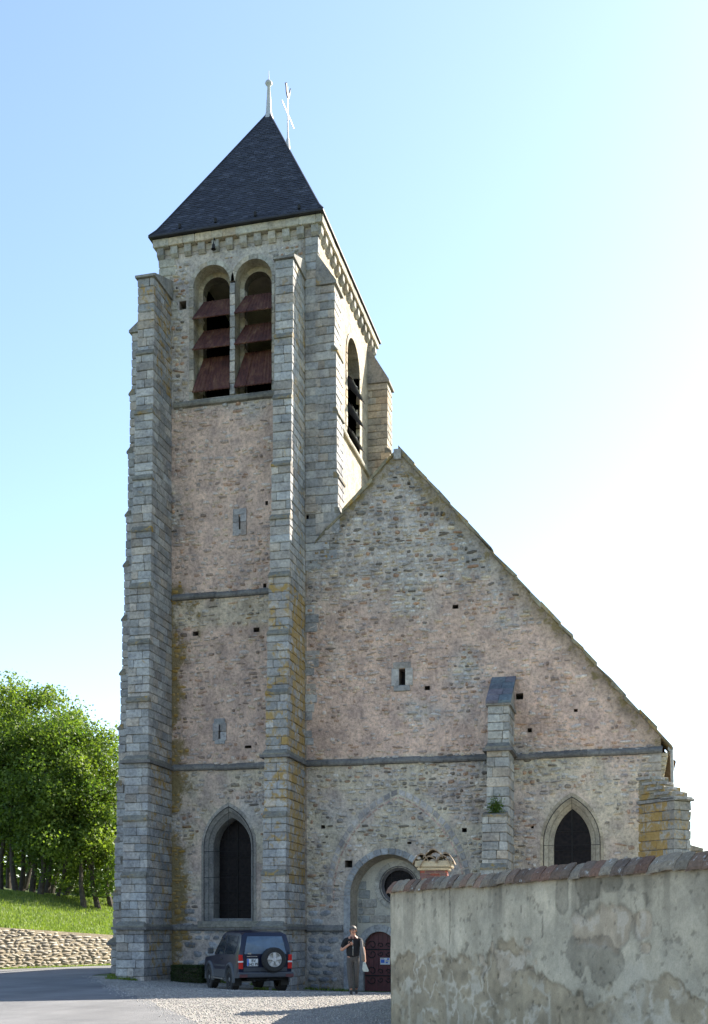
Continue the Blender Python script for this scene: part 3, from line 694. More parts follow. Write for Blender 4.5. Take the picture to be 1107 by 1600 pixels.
m = MB(); m.add([(OCX+(OCR+.0)*math.cos(2*math.pi*i/28), YN+.22, OCZ+OCR*math.sin(2*math.pi*i/28)) for i in range(28)], [tuple(range(28))], (.02, .02, .02, 0)); m.build('pane', M['glass'], ocs)
m = MB()
for k in (-1, 0, 1): m.tube([(OCX+k*.3, YN+.2, OCZ-.57), (OCX+k*.3, YN+.2, OCZ+.57)], .012, 6)
for k in (-1, 0, 1): m.tube([(OCX-.57, YN+.2, OCZ+k*.3), (OCX+.57, YN+.2, OCZ+k*.3)], .010, 6)
m.build('glazing_bar', M['iron'], ocs)
# niche outer arch voussoirs
m = MB(); NO = roundarch(-9.58, -6.49, -1.0, 2.85, 18, 1.60); ring(m, NO, NICHE, YF-.03, YF+.3, (.33, .34, .345, 0), .025, 1, True, .014, .3)
m.build('niche_arch', M['ashlar'], church)
# big relieving arch in the wall
m = MB(); ring(m, ARO, ARI, YF-.016, YF+.1, (.37, .35, .335, .0), .06, 1, True, .012, .32); m.build('relieving_arch', M['ashlar'], gable_wall)
m = MB(); AR2 = pointed(-9.97, -5.43, 2.6, 2.9, 6.18, 16); AR3 = pointed(-9.90, -5.50, 2.6, 2.9, 6.11, 16)
ring(m, AR2, AR3, YF-.018, YF+.1, (.50, .36, .30, 0), .06, 1, True, .008, .25); m.build('thin_tile_arch', M['rubble'], gable_wall)
# door with planks, hinges
dr = empty('door', (DX, YN+.2, -.5)); setpar(dr, church)
for i in range(7):
    x0 = DX-DW/2+i*DW/7; x1 = x0+DW/7-.006; zt = [1.08+.56*math.sqrt(max(0, 1-((x-DX)/(DW/2))**2)) for x in (x0, (x0+x1)/2, x1)]
    m = MB(); v = [(x0, YN+.2, -.6), (x1, YN+.2, -.6), (x1, YN+.2, zt[2]), ((x0+x1)/2, YN+.2, zt[1]), (x0, YN+.2, zt[0])]; v += [(x, y+.05, z) for x, y, z in v]
    m.add(v, [(0, 1, 2, 3, 4), (9, 8, 7, 6, 5)]+[(i_, 5+i_, 5+(i_+1) % 5, (i_+1) % 5) for i_ in range(5)], (.1, .02, .02, 0)); m.build('plank', M['door'], dr)
for hz in (.12, 1.02):
    m = MB(); Yh = YN+.185
    m.tube([(DX-DW/2+.02, Yh, hz), (DX+DW/2-.08, Yh, hz)], .022, 6)
    def scroll(cx, cz, s, sg):
        p = []
        for i in range(22):
            t = i/21; a = t*2.1*math.pi; rr = s*(1-.75*t); p.append((cx+rr*math.cos(a+math.pi), Yh, cz+sg*(rr*math.sin(a)+s*.2)))
        m.tube(p, .016, 5)
    for cx_, s in ((-.3, .16), (0.0, .10), (.28, .10)):
        for sg in (-1, 1):
            scroll(DX+cx_, hz+sg*.12, s, sg)
    m.build('iron_hinge', M['iron'], dr)
# notice
nz = .62; nx = DX+.16
nt_ = empty('notice', (nx, YN+.17, nz), label='white paper notice with small blue pictures fixed to the dark red church door', cat='notice')
m = MB(); m.box(-.17, .17, -.004, .003, -.115, .115, (.7, .7, .7, 0)); m.build('paper', M['white'], nt_, local=True)
m = MB(); m.box(-.15, -.02, -.009, -.005, -.06, .06, (.1, .2, .6, 0)); m.box(.02, .1, -.009, -.005, -.07, -.03); m.box(.07, .14, -.009, -.005, .05, .1); m.build('printed_picture', M['blue'], nt_, local=True)
m = MB()
for i in range(4): m.box(.02, .13-.02*(i % 2), -.009, -.005, .03-i*.018, .036-i*.018)
for i in range(2): m.box(-.15, -.04, -.009, -.005, .075+i*.016, .082+i*.016)
m.build('printed_text', M['board'], nt_, local=True)

# ---- lancet windows
def lancet(out, x0, x1, zsill, zs, za, c, fr=.26, deep=.55):
    w = MB(); inn = pointed(x0+fr, x1-fr, zsill+.12, zs, za-.36)
    mid = pointed(x0+fr*.45, x1-fr*.45, zsill+.06, zs, za-.17)
    # outer flush voussoirs
    o2 = pointed(x0-.11, x1+.11, zsill-.02, zs, za+.14)
    ring(w, o2, out, YF-.018, YF+.2, (c[0]*1.02, c[1]*.98, c[2]*.93, .05), .02, 2, True, .008, .2)
    def strip(a, ya, b, yb, col):
        n = len(a); w.add([(p[0], ya, p[1]) for p in a]+[(p[0], yb, p[1]) for p in b], [(i, (i+1) % n, n+(i+1) % n, n+i) for i in range(n)], col)
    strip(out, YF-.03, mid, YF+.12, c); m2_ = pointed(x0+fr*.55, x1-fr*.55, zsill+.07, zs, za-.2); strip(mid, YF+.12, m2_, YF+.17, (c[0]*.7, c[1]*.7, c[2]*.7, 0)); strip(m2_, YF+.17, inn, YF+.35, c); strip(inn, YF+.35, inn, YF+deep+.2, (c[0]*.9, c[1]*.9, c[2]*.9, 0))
    wo = w.build('lancet_window', M['ashlar'], church)
    p = MB(); fillpoly(p, inn, YF+deep, (.02, .02, .02, 0)); p.build('pane', M['glass'], wo)
    bx = MB(); xc = (x0+x1)/2; bx.tube([(xc, YF+deep-.02, zsill), (xc, YF+deep-.02, za-.38)], .022, 6)
    z = zsill+.45
    while z < za-.7: bx.tube([(x0+fr, YF+deep-.02, z), (x1-fr, YF+deep-.02, z)], .014, 6); z += .62
    bx.build('glazing_bar', M['iron'], wo)
    # protective wire guard round the outer arch
    gb = MB(); o3 = [(p[0], YF-.045, p[1]) for p in pointed(x0-.0, x1+.0, zsill+.02, zs, za-.02)]; gb.tube(o3+[o3[0]], .012, 5)
    z = zsill+.65
    gb.tube([(xc, YF-.045, zsill), (xc, YF-.045, za)], .007, 5)
    while z < zs+.1: gb.tube([(x0, YF-.045, z), (x1, YF-.045, z)], .008, 5); z += .9
    gb.build('window_guard', M['iron'], wo)
    s = MB(); s.block(x0-.2, x1+.25, YF-.16, YF+.5, zsill-.2, zsill+.03, (.28, .27, .23, .08)); s.build('sill', M['ashlar'], wo)
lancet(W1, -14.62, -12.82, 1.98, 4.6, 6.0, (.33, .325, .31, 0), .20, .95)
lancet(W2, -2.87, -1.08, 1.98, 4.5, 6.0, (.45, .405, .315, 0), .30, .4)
# slit windows stone surrounds
for (cx, cz, w, h, sw) in ((-13.31, 15.85, .50, .95, .035), (-14.05, 8.6, .5, .62, .035)):
    m = MB()
    for s in (-1, 1):
        for k in range(2): z0 = cz-h/2+k*h/2; m.block(min(cx+s*sw, cx+s*w/2), max(cx+s*sw, cx+s*w/2), YF-.04, YF+.1, z0+.004, z0+h/2-.004, ashc(0, (.34, .33, .33, 0)))
    m.block(cx-w/2+.05, cx+w/2-.05, YF-.042, YF+.1, cz+.25, cz+.25+.22, ashc(0)); m.block(cx-w/2+.08, cx+w/2-.05, YF-.042, YF+.1, cz-.25-.18, cz-.25, ashc(0)); m.build('slit_window_surround', M['ashlar'], tower_wall)
cx, cz = -7.56, 10.16; m = MB()
m.block(cx-.36, cx-.11, YF-.04, YF+.1, cz-.29, cz+.3, ashc(0)); m.block(cx+.11, cx+.36, YF-.04, YF+.1, cz-.29, cz+.3, ashc(0)); m.block(cx-.3, cx+.3, YF-.045, YF+.1, cz+.28, cz+.5, ashc(0)); m.block(cx-.28, cx+.26, YF-.045, YF+.1, cz-.48, cz-.28, ashc(0))
m.build('small_window_surround', M['ashlar'], gable_wall)

# ---- belfry openings with louvres
def belfry(arch, x0, x1, tr, jl=True, jr=True, name='belfry_opening', rim=(.37, .35, .30, .0), lz=((23.08, 23.98), (22.0, 22.95), (20.52, 21.98)), n_=14, out=-.13, lmat='rust'):
    w = MB(); x = (x0+x1)/2
    zs = max(p[1] for p in arch)-(x1-x0)/2
    def ra(i): return roundarch(x0+i, x1-i, 20.3, zs, n_)
    def strip(a, ya, b, yb, col):
        n = len(a); w.add([tr(p[0], ya, p[1]) for p in a]+[tr(p[0], yb, p[1]) for p in b], [(i, (i+1) % n, n+(i+1) % n, n+i) for i in range(1, n)], col)
    # voussoirs + jamb stones, two orders
    mm = MB(); 
    def r2(o, i, y0, y1, c, step, gap):
        t = MB(); ring(t, o, i, y0, y1, c, gap, step, True, .006, .14); w.add([tr(*p) for p in t.v], t.f, c); w.c[-len(t.c):] = t.c
    def jambs(xa, xb, y0, y1, c):
        z = 20.3
        while z < zs-.05:
            h = min(random.uniform(.28, .4), zs-z); t = MB(); t.block(xa, xb, y0, y1, z+.005, z+h-.005, ashc(0, c)); w.add([tr(*p) for p in t.v], t.f, c); w.c[-len(t.c):] = t.c; z += h
    def archring(io, ii, y0, y1, c):
        r2([None]+ra(io)[2:]+[], [None]+ra(ii)[2:]+[], y0, y1, c, 2, .012)
    o, i2 = ra(-.17)[1:], ra(0)[1:]
    t = MB(); 
    def arc(io, ii, y0, y1, c, step=2):
        oo = ra(io)[2:]; ii_ = ra(ii)[2:]
        t = MB(); ring(t, [oo[0]]+oo, [ii_[0]]+ii_, y0, y1, c, .012, step, True, .005, .14)
        # drop last wrap-around piece
        w.add([tr(*p) for p in t.v], t.f, c); w.c[-len(t.c):] = t.c
    def arc2(io, ii, y0, y1, c, step=2):
        oo = ra(io)[2:]; ii_ = ra(ii)[2:]; k = 0
        while k < len(oo)-1:
            e = min(k+step, len(oo)-1); idx = range(k, e+1); v = []
            for q in idx: v += [(oo[q][0], y0, oo[q][1]), (ii_[q][0], y0, ii_[q][1]), (oo[q][0], y1, oo[q][1]), (ii_[q][0], y1, ii_[q][1])]
            cxm = sum(p[0] for p in v)/len(v); czm = sum(p[2] for p in v)/len(v); s = .965; v = [(cxm+(p[0]-cxm)*s, p[1], czm+(p[2]-czm)*s) for p in v]
            m_ = len(list(idx)); f = []
            for q in range(m_-1): a = q*4; f += [(a, a+1, a+5, a+4), (a+2, a+6, a+7, a+3), (a, a+4, a+6, a+2), (a+1, a+3, a+7, a+5)]
            f += [(0, 2, 3, 1), ((m_-1)*4, (m_-1)*4+1, (m_-1)*4+3, (m_-1)*4+2)]
            w.add([tr(*p) for p in v], f, ashc(.0, c)); k = e
    arc2(-.17, .0, -.03, .12, rim); arc2(0, .17, .45, .72, (.34, .30, .22, 0)); 
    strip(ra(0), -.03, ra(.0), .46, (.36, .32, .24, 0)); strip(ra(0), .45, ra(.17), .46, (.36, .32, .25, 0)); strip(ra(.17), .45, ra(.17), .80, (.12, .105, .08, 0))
    if jl: jambs(x0-.17, x0, -.03, .12, rim)
    if jr: jambs(x1, x1+.10, -.03, .12, rim)
    jambs(x0, x0+.17, .45, .74, rim); jambs(x1-.17, x1, .45, .74, rim)
    wo = w.build(name, M['ashlar'], church)
    for (zb, zt) in lz:
        m = MB(); nx = 40; yb, yt = out, .50; vs = []
        for i in range(nx+1):
            xx = x0-.02+(x1-x0+.04)*i/nx; xt = x0+.17+(x1-x0-.34)*i/nx
            c = math.sin(i*math.pi/2)*.012; s = .02 if i in (13, 27) else 0
            vs += [tr(xx, yb-c-s, zb), tr(xt, yt-c-s, zt), tr(xt, yt-c+.03, zt), tr(xx, yb-c+.03, zb-.02)]
        f = []
        for i in range(nx): a = i*4; f += [(a, a+4, a+5, a+1), (a+3, a+2, a+6, a+7), (a, a+3, a+7, a+4), (a+1, a+5, a+6, a+2)]
        m.add(vs, f, (.1, .02, .02, 0)); m.build('louvre', M[lmat], wo)
trW = lambda x, y, z: (x, YF+y, z)
belfry(BL, -15.02, -13.67, trW, jr=False); belfry(BR, -13.47, -12.14, trW, jl=False)
trS = lambda x, y, z: (TX1-y, x, z)
for a in SB:
    x0 = min(p[0] for p in a); x1 = max(p[0] for p in a); belfry(a, x0, x1, trS, rim=(.48, .43, .34, 0), lz=((22.35, 23.1), (21.35, 22.1), (20.4, 21.15)), out=-.24, lmat='sheet')
m = MB(); m.box(-13.662, -13.478, YF+.0, YF+.9, 20.3, 24.6, (.36, .35, .33, 0)); 
z = 20.3
while z < 24.2: m.block(-13.66, -13.48, YF-.05, YF+.1, z+.004, z+.38, ashc(0, (.37, .36, .34, 0))); z += .39
m.build('mullion', M['ashlar'], church)

# ---- string courses
def string(name, pts, parent, c=(.17, .165, .155, .06), prof=((0, -.02), (.10, .0), (.13, .05), (.12, .12), (-.02, .24))):
    """pts: [(x,y,z)] path with outward normal to the right-hand side handled by per-point normals"""
    m = MB()
    for (x0, y0, z0, nx0, ny0), (x1, y1, z1, nx1, ny1) in zip(pts[:-1], pts[1:]):
        L = math.dist((x0, y0), (x1, y1)); n = max(1, round(L/.75))
        for i in range(n):
            a, b = i/n, (i+1)/n-.006/L; j = random.uniform(-.008, .008); jz = random.uniform(-.012, .012); kj = random.uniform(.8, 1.25); cc = tuple(q*kj for q in c[:3])+(c[3],); v = []
            for t in (a, b):
                X = lerp(x0, x1, t); Yq = lerp(y0, y1, t); Z = lerp(z0, z1, t)+jz; nx = lerp(nx0, nx1, t); ny = lerp(ny0, ny1, t)
                for d, dz in prof: v.append((X+nx*(d+j), Yq+ny*(d+j), Z+dz))
            k = len(prof); m.add(v, [(q, q+1, k+q+1, k+q) for q in range(k-1)]+[tuple(range(k))[::-1], tuple(range(k, 2*k)), (0, k, 2*k-1, k-1)], cc)
    return m.build(name, M['ashlar'], parent)
N = (0, -1)
string('string_course', [(-15.8, YF, 7.30, *N), (-11.85, YF, 7.26, *N)], tower_wall)
string('string_course', [(-10.9, YF, 7.28, *N), (-4.55, YF, 7.26, *N)], gable_wall); string('string_course', [(-3.78, YF, 7.26, *N), (.85, YF, 7.30, *N)], gable_wall)
string('string_course', [(-15.8, YF, 13.28, *N), (-11.7, YF, 13.30, *N)], tower_wall)
string('string_course', [(-15.75, YF, 20.05, *N), (-11.6, YF, 20.06, *N)], tower_wall, (.22, .21, .18, .1), ((0, -.03), (.12, .0), (.14, .06), (.12, .14), (-.02, .25)))
string('plinth_moulding', [(-15.8, YF, 1.68, *N), (-11.85, YF, 1.66, *N)], tower_wall)
string('plinth_moulding', [(-10.9, YF, 1.64, *N), (-9.60, YF, 1.64, *N)], gable_wall); string('plinth_moulding', [(-6.45, YF, 1.64, *N), (.8, YF, 1.64, *N)], gable_wall)
string('string_course', [(TX1, 37.9, 20.05, 1, 0), (TX1, 44.4, 20.05, 1, 0)], south_wall, (.4, .37, .3, .03))
# ---- gable coping stones along the rake
def coping(xa, xb, dirn):
    x = xa
    while (x < xb) if dirn > 0 else (x > xb):
        L = random.uniform(.35, .6); x1 = x+dirn*L; z0, z1 = float(rake(np.array(x))), float(rake(np.array(x1)))
        j = random.uniform(-.05, .05); t = random.uniform(.12, .2); lz = random.uniform(.2, .42)
        m = MB(); v = []
        for xx, zz in ((x, z0), (x1+dirn*.03, z1)):
            for y, dz in ((YF-.06+j*.5, -lz*.45), (YF-.08+j*.5, -.03+j), (YF+.6, -.03+j), (YF+.6, -.3)): v.append((xx+random.uniform(-.03, .03), y, zz+dz+random.uniform(-.045, .03)))
        m.add(v, [(0, 1, 5, 4), (1, 2, 6, 5), (2, 3, 7, 6), (3, 0, 4, 7), (0, 3, 2, 1), (4, 5, 6, 7)], (lambda q: (.25*q, .225*q, .16*q, random.uniform(.05, .3)))(random.uniform(.7, 1.3))); m.build('coping_stone', M['ashlar'], gable_wall); x = x1
coping(GA[0], .66, 1); coping(GA[0], -10.4, -1)
m = MB(); m.block(GA[0]-.13, GA[0]+.12, YF-.09, YF+.5, 17.45, 17.80, (.33, .32, .3, .02)); m.build('apex_stone', M['ashlar'], gable_wall)
# quoins at the right end of the gable wall
z = -.6
while z < 7.1:
    L = random.choice([.38, .62]); hh = random.uniform(.26, .38); m = MB(); m.block(.8-L, .82, YF-.035, YF+.4, z+.005, z+hh-.005, ashc(.02, (.38, .35, .31, 0))); ash_list.append((.05 if z < 4 else .8, gable_wall, m)); z += hh
# nave: roof behind the gable, south wall, eaves
m = MB(); YB = 52
quad(m, (.8, YF, -1), (.8, YB, -1), (.8, YB, 7.4), (.8, YF, 7.4), (.45, .39, .3, 0)); quad(m, (-16.2, TY1, -1), (-16.2, YB, -1), (-16.2, YB, 8), (-16.2, TY1, 8), (.4, .35, .3, 0))
m.add([(.8, YB, -1), (-16.2, YB, -1), (-16.2, YB, 8), (-7.71, YB, 17.6), (.8, YB, 7.4)], [(0, 1, 2, 3, 4)], (.4, .35, .3, 0)); m.build('nave_wall', M['mortar'], church)
m = MB(); rzf = lambda x: float(rake(np.array(x)))-.35
for i in range(26):       # rows of tiles as steps
    x0 = GA[0]+(1.25-GA[0])*i/26; x1 = GA[0]+(1.25-GA[0])*(i+1)/26
    m.add([(x0, YF+.6, rzf(x0)), (x0, YB, rzf(x0)), (x1+.03, YB, rzf(x1)+.04), (x1+.03, YF+.6, rzf(x1)+.04), (x1+.03, YB, rzf(x1)), (x1+.03, YF+.6, rzf(x1))], [(0, 3, 2, 1), (3, 5, 4, 2)], (.16*random.uniform(.9, 1.1), .1, .07, .1))
quad(m, (GA[0], YF+.6, rzf(GA[0])), (GA[0], YB, rzf(GA[0])), (-16.6, YB, 8.6), (-16.6, YF+8.4, 8.6), (.15, .1, .07, .1)); nave_roof = m.build('nave_roof', M['tile'], church)
# eaves cornice, end tile strip and gutter at the right corner
m = MB()
for k in range(7): z = 6.35+k*.14; m.block(.80, .86+.028*k, YF+.06, YF+1.6, z, z+.13, (.50, .43, .31, 0))
m.build('eaves_cornice', M['ashlar'], church)
m = MB(); m.tube([(1.10, YF+.1, 7.45), (1.10, YB, 7.45)], .09, 10); m.tube([(1.13, YF+.12, 7.4), (1.16, YF+.14, 6.2), (1.1, YF+.3, 5.8), (1.1, YF+.3, -.3)], .05, 8); m.build('gutter_and_downpipe', plain('zinc', (.3, .29, .27), .5, .3), church)

# ---- tower cornice, corbels
crn = MB(); crn.box(TX0-.02, TX1+.02, YF-.02, TY1+.02, 25.5, 25.7, (.4, .36, .3, 0)); cornice = crn.build('tower_cornice', M['mortar2'], church)
def cor_row(horizontal):
    a0, a1 = (TX0-.18, TX1+.18) if horizontal else (YF-.18, TY1+.18); x = a0
    while x < a1-.05:
        L = min(random.uniform(.35, .62), a1-x); c = ashc(.05, (.36, .335, .28, 0), .2)
        m = MB()
        if horizontal: m.block(x+.004, x+L-.004, YF-.22, YF+.3, 25.72, 26.0, c)
        else: m.block(TX1-.3, TX1+.22, x+.004, x+L-.004, 25.72, 26.0, c)
        m.build('cornice_stone', M['ashlar'], cornice); x += L
    n = 12; 
    for i in range(n if horizontal else 15):
        m = MB(); q = (a0+.25+(a1-a0-.5)*i/((n if horizontal else 15)-1)); c = ashc(.03, (.33, .32, .29, 0)); z0 = 25.36; w = .125
        v = []
        for s in (-w, w): v += [(s, 0.0, z0), (s, -.10, z0), (s, -.20, z0+.10), (s, -.20, 25.72), (s, 0, 25.72)]
        if horizontal: v = [(q+p[0], YF+.05+p[1], p[2]) for p in v]
        else: v = [(TX1-.05-p[1], q+p[0], p[2]) for p in v]
        m.add(v, [(0, 1, 2, 3, 4), (9, 8, 7, 6, 5)]+[(i_, 5+i_, 5+(i_+1) % 5, (i_+1) % 5) for i_ in range(5)], c); m.build('corbel', M['ashlar'], cornice)
cor_row(True); cor_row(False)
# hanging iron bracket above the openings
m = MB(); bx, bz = toX(338, 385); m.tube([(bx, YF-.03, bz+.15), (bx+.05, YF-.3, bz+.1), (bx+.02, YF-.32, bz-.1)], .02, 6); m.tube([(bx-.25, YF-.1, bz+.12), (bx, YF-.14, bz+.05), (bx+.05, YF-.12, bz+.22)], .012, 6); m.lathe([(.0, .12), (.05, .06), (.06, -.06), (.09, -.1)], (bx+.02, YF-.3, bz-.18), 'z', 10); m.build('iron_lamp_bracket', M['iron'], tower_wall)

# ---- tower roof
ex0, ex1, ey0, ey1, ez = TX0-.27, TX1+.27, YF-.34, TY1+.32, 26.06
rx = -13.4; ry0, ry1, rz = 40.45, 42.85, 32.52
rings = []
for t, (kz) in [(0, 0), (.06, .045), (.14, .125), (.5, .49), (1, 1)]:
    z = ez+(rz-ez)*kz; rings.append([(lerp(ex0, rx, t), lerp(ey0, ry0, t), z), (lerp(ex1, rx, t), lerp(ey0, ry0, t), z), (lerp(ex1, rx, t), lerp(ey1, ry1, t), z), (lerp(ex0, rx, t), lerp(ey1, ry1, t), z)])
m = MB(); v = [p for r_ in rings for p in r_]; f = []
for i in range(4):
    for k in range(4): f.append((i*4+k, i*4+(k+1) % 4, (i+1)*4+(k+1) % 4, (i+1)*4+k))
f.append((3, 2, 1, 0)); m.add(v, f, (.035, .038, .05, 0))
m.box(ex0-.02, ex1+.02, ey0-.02, ey1+.02, ez-.05, ez+.01, (.03, .03, .035, 0))
tower_roof = m.build('tower_roof', M['slate'], church)
m = MB()
def roofpt(side, a, t):
    for i in range(4):
        pass
    ts = [0, .06, .14, .5, 1]; k = np.searchsorted(ts, t, 'right')-1; k = min(max(k, 0), 3); u = (t-ts[k])/(ts[k+1]-ts[k])
    A = Vector(rings[k][side]).lerp(Vector(rings[k+1][side]), u); B = Vector(rings[k][(side+1) % 4]).lerp(Vector(rings[k+1][(side+1) % 4]), u)
    return A.lerp(B, a), (B-A).length
for side in (0, 1, 2, 3):
    rows = 62
    A0, _ = roofpt(side, .5, .3); B0, _ = roofpt(side, .5, .6); C0, _ = roofpt(side, .7, .3)
    nrm = (C0-A0).cross(B0-A0).normalized()
    if nrm.z < 0: nrm = -nrm
    for r_ in range(rows):
        t0, t1 = r_/rows, min(1, (r_+1.12)/rows); L = roofpt(side, 0, t0)[1]; L1 = roofpt(side, 0, t1)[1]; n = max(1, int(L/.22)); off = .5*(r_ % 2)
        for i in range(-1, n+1):
            a, b = (i+off)/n, (i+1+off)/n; a = max(a, 0); b = min(b, 1)
            if b-a < .01: continue
            g = .004/max(L, .1); j = random.uniform(.012, .024)
            p = [roofpt(side, a+g, t0)[0]+nrm*j, roofpt(side, b-g, t0)[0]+nrm*(j+random.uniform(-.003, .003)), roofpt(side, b-g, t1)[0]+nrm*.006, roofpt(side, a+g, t1)[0]+nrm*.006]
            q = [p[0]-nrm*j, p[1]-nrm*j]; s = random.choice([random.uniform(.82, 1.2)]*9+[1.7]); m.add(p+q, [(0, 1, 2, 3), (4, 5, 1, 0)], (.036*s, .039*s, .052*s, 0))
m.build('slate_courses', M['slate'], tower_roof, kind='stuff')
m = MB()
for sd_ in range(4): m.tube([Vector(rings[k][sd_])+Vector((0, 0, .02)) for k in range(5)], .035, 6, (.03, .033, .045, 0))
m.tube([(rx, ry0, rz+.03), (rx, ry1, rz+.03)], .06, 8, (.2, .2, .22, 0)); m.build('roof_hip', M['slate'], tower_roof)
for fx in (.16, .38, .62, .88):
    p, _ = roofpt(0, fx, .045); m = MB(); m.lathe([(.05, -.05), (.06, .08), (.0, .16)], (p.x, p.y-.05, p.z+.02), 'z', 8); m.build('snow_hook', M['iron'], tower_roof)
m = MB(); m.lathe([(.20, -.30), (.115, .0), (.10, .2), (.055, 1.0), (.11, 1.05), (.145, 1.11), (.10, 1.19), (.02, 1.23), (.008, 1.6), (0, 1.6)], (rx, ry0, rz), 'z', 16, (.42, .43, .45, 0)); m.build('roof_finial', M['lead'], tower_roof, smooth=True)
m = MB(); m.lathe([(.20, -.30), (.11, .0), (.07, .6), (.03, .7), (.015, 2.75), (0, 2.75)], (rx, ry1, rz), 'z', 12, (.5, .5, .5, 0)); m.build('roof_finial', M['lead'], tower_roof, smooth=True)
cz_ = 34.15; cm_ = plain('pale_metal', (.62, .6, .56), .4, .2, .1)
m = MB(); m.box(rx-.016, rx+.016, ry1-.78, ry1+.82, cz_-.022, cz_+.022, (.6, .6, .6, 0)); m.box(rx-.02, rx+.02, ry1-.02, ry1+.02, cz_-1.2, cz_+.7, (.6, .6, .6, 0)); cross = m.build('roof_cross', cm_, church)
m = MB(); ck = [(0, 0, 0), (0, .12, -.03), (0, .25, .02), (0, .42, .3), (0, .5, .62), (0, .38, .4), (0, .25, .22), (0, .1, .2), (0, -.05, .34), (0, -.06, .50), (0, -.15, .38), (0, -.25, .36), (0, -.16, .28), (0, -.12, .1)]
m.add([(rx-.02+p[0], ry1-.1+p[1]*.9, 34.82+p[2]) for p in ck]+[(rx+.02+p[0], ry1-.1+p[1]*.9, 34.82+p[2]) for p in ck], [tuple(range(14)), tuple(range(27, 13, -1))]+[(i, (i+1) % 14, 14+(i+1) % 14, 14+i) for i in range(14)], (.2, .2, .2, 0)); m.build('weathercock', M['iron'], cross)

# emit ashlar blocks: 300 largest as parts, the rest joined per parent
ash_list.sort(key=lambda t: -t[0]); rest = {}
for i, (sc, par, m) in enumerate(ash_list):
    if i < 300:
        z = m.v[0][2]; m.build('ashlar_block', M['ashlar'], par)
    else: rest.setdefault(par.name, (par, MB()))[1].add(m.v, m.f, m.c[0])
for nme, (par, m) in rest.items(): m.build('ashlar_block_mass', M['ashlar'], par, kind='stuff')

# ------------------------------------------------------------------ garden wall in the foreground
K0 = np.array([-4.19, 19.5]); K1 = np.array([.80, 12.75]); dv = (K1-K0); LV = np.hypot(*dv); dv = dv/LV; nv = np.array([dv[1], -dv[0]])
if nv @ (-K0) < 0: nv = -nv
LT = LV+5.5
gwall = empty('garden_wall', (*(K0+dv*3), 0), label='rendered boundary wall with peeling stained plaster and red clay tile coping in the foreground', cat='wall')
def wl(px, py):      # photo pixel -> (s along wall, z)
    u = (px-553.5)/1760; v = (1455-py)/1760; d = np.array([.9703*u-.2419, .2419*u+.9703])
    A = np.array([[d[0], -dv[0]], [d[1], -dv[1]]]); t, s = np.linalg.solve(A, K0); return s, 1.65+v*t
SX, ZZ = np.meshgrid(np.concatenate([np.arange(0, LV+.4, .022), np.arange(LV+.4, LT, .15)]), np.arange(-.15, 2.345, .022))
def F(x, z, s, o=4): return fbm(x, z, s, o)
base = np.array([.44, .385, .29]); C = np.zeros(SX.shape+(3,)); C[:] = base
n1 = F(SX*1.3, ZZ*1.3, 1); n2 = F(SX*5, ZZ*5, 2); n3 = F(SX*2.2, ZZ*.6, 3); n4 = F(SX*22, ZZ*22, 4, 3)
C *= (.60+.8*n1)[..., None]; C *= (.80+.40*n2)[..., None]; C *= (.84+.32*n4)[..., None]
st = sst(.50, .72, F(SX*2.6, ZZ*.28, 8))*sst(.6, 2.2, ZZ); C *= (1-.28*st)[..., None]                  # rain streaks under the coping
edge = sst(2.36, 1.98, ZZ+.35*(n3-.5)); C *= (1-.22*(1-edge))[..., None]
H = .004*n2+.002*n4+.012*n1
# damp eroded zone along the foot
zb = np.interp(SX, [0, 1.5, 3, 4.3, 4.9, 5.6, 6.7, 7.2, 8.5], [1.22, 1.42, 1.33, 1.5, 1.15, .85, .9, 1.15, .85])+.30*(F(SX*.8, ZZ*.8, 12)-.5)+.55*(F(SX*2.6, ZZ*2.6, 13, 4)-.5)
zb += .22*(F(SX*7, ZZ*7, 14)-.5)
damp = sst(.04, -.03, ZZ-zb)
rim = np.exp(-((ZZ-zb)/.045)**2)*sst(.3, .6, F(SX*2, ZZ*2, 91))
vor = F(SX*4.2+1.2*n2, ZZ*4.2, 15, 3); rdg = 1-np.abs(2*vor-1)*1.0; web = sst(.80, .97, rdg)*sst(.36, .56, F(SX*1.4, ZZ*1.4, 16))
dampc = np.array([.35, .285, .195])[None, None]*(.72+.55*n1[..., None])*(.75+.5*F(SX*9, ZZ*9, 17)[..., None])
C = C*(1-damp[..., None])+dampc*damp[..., None]
pw = (damp*web)[..., None]*.85; C = C*(1-pw)+np.array([.55, .485, .385])*pw; C *= (1-.22*(damp*sst(.45, .25, F(SX*3.2+1.2*n2, ZZ*3.2, 15, 3)))[..., None])
C *= (1-.30*rim)[..., None]; H -= .012*damp; H -= .006*damp*F(SX*6, ZZ*6, 18)+.006*damp*n4
sp2 = sst(.60, .68, F(SX*4.2, ZZ*4.2, 19)); q = (damp*sp2)[..., None]*.45; C = C*(1-q)+np.array([.46, .41, .32])*q
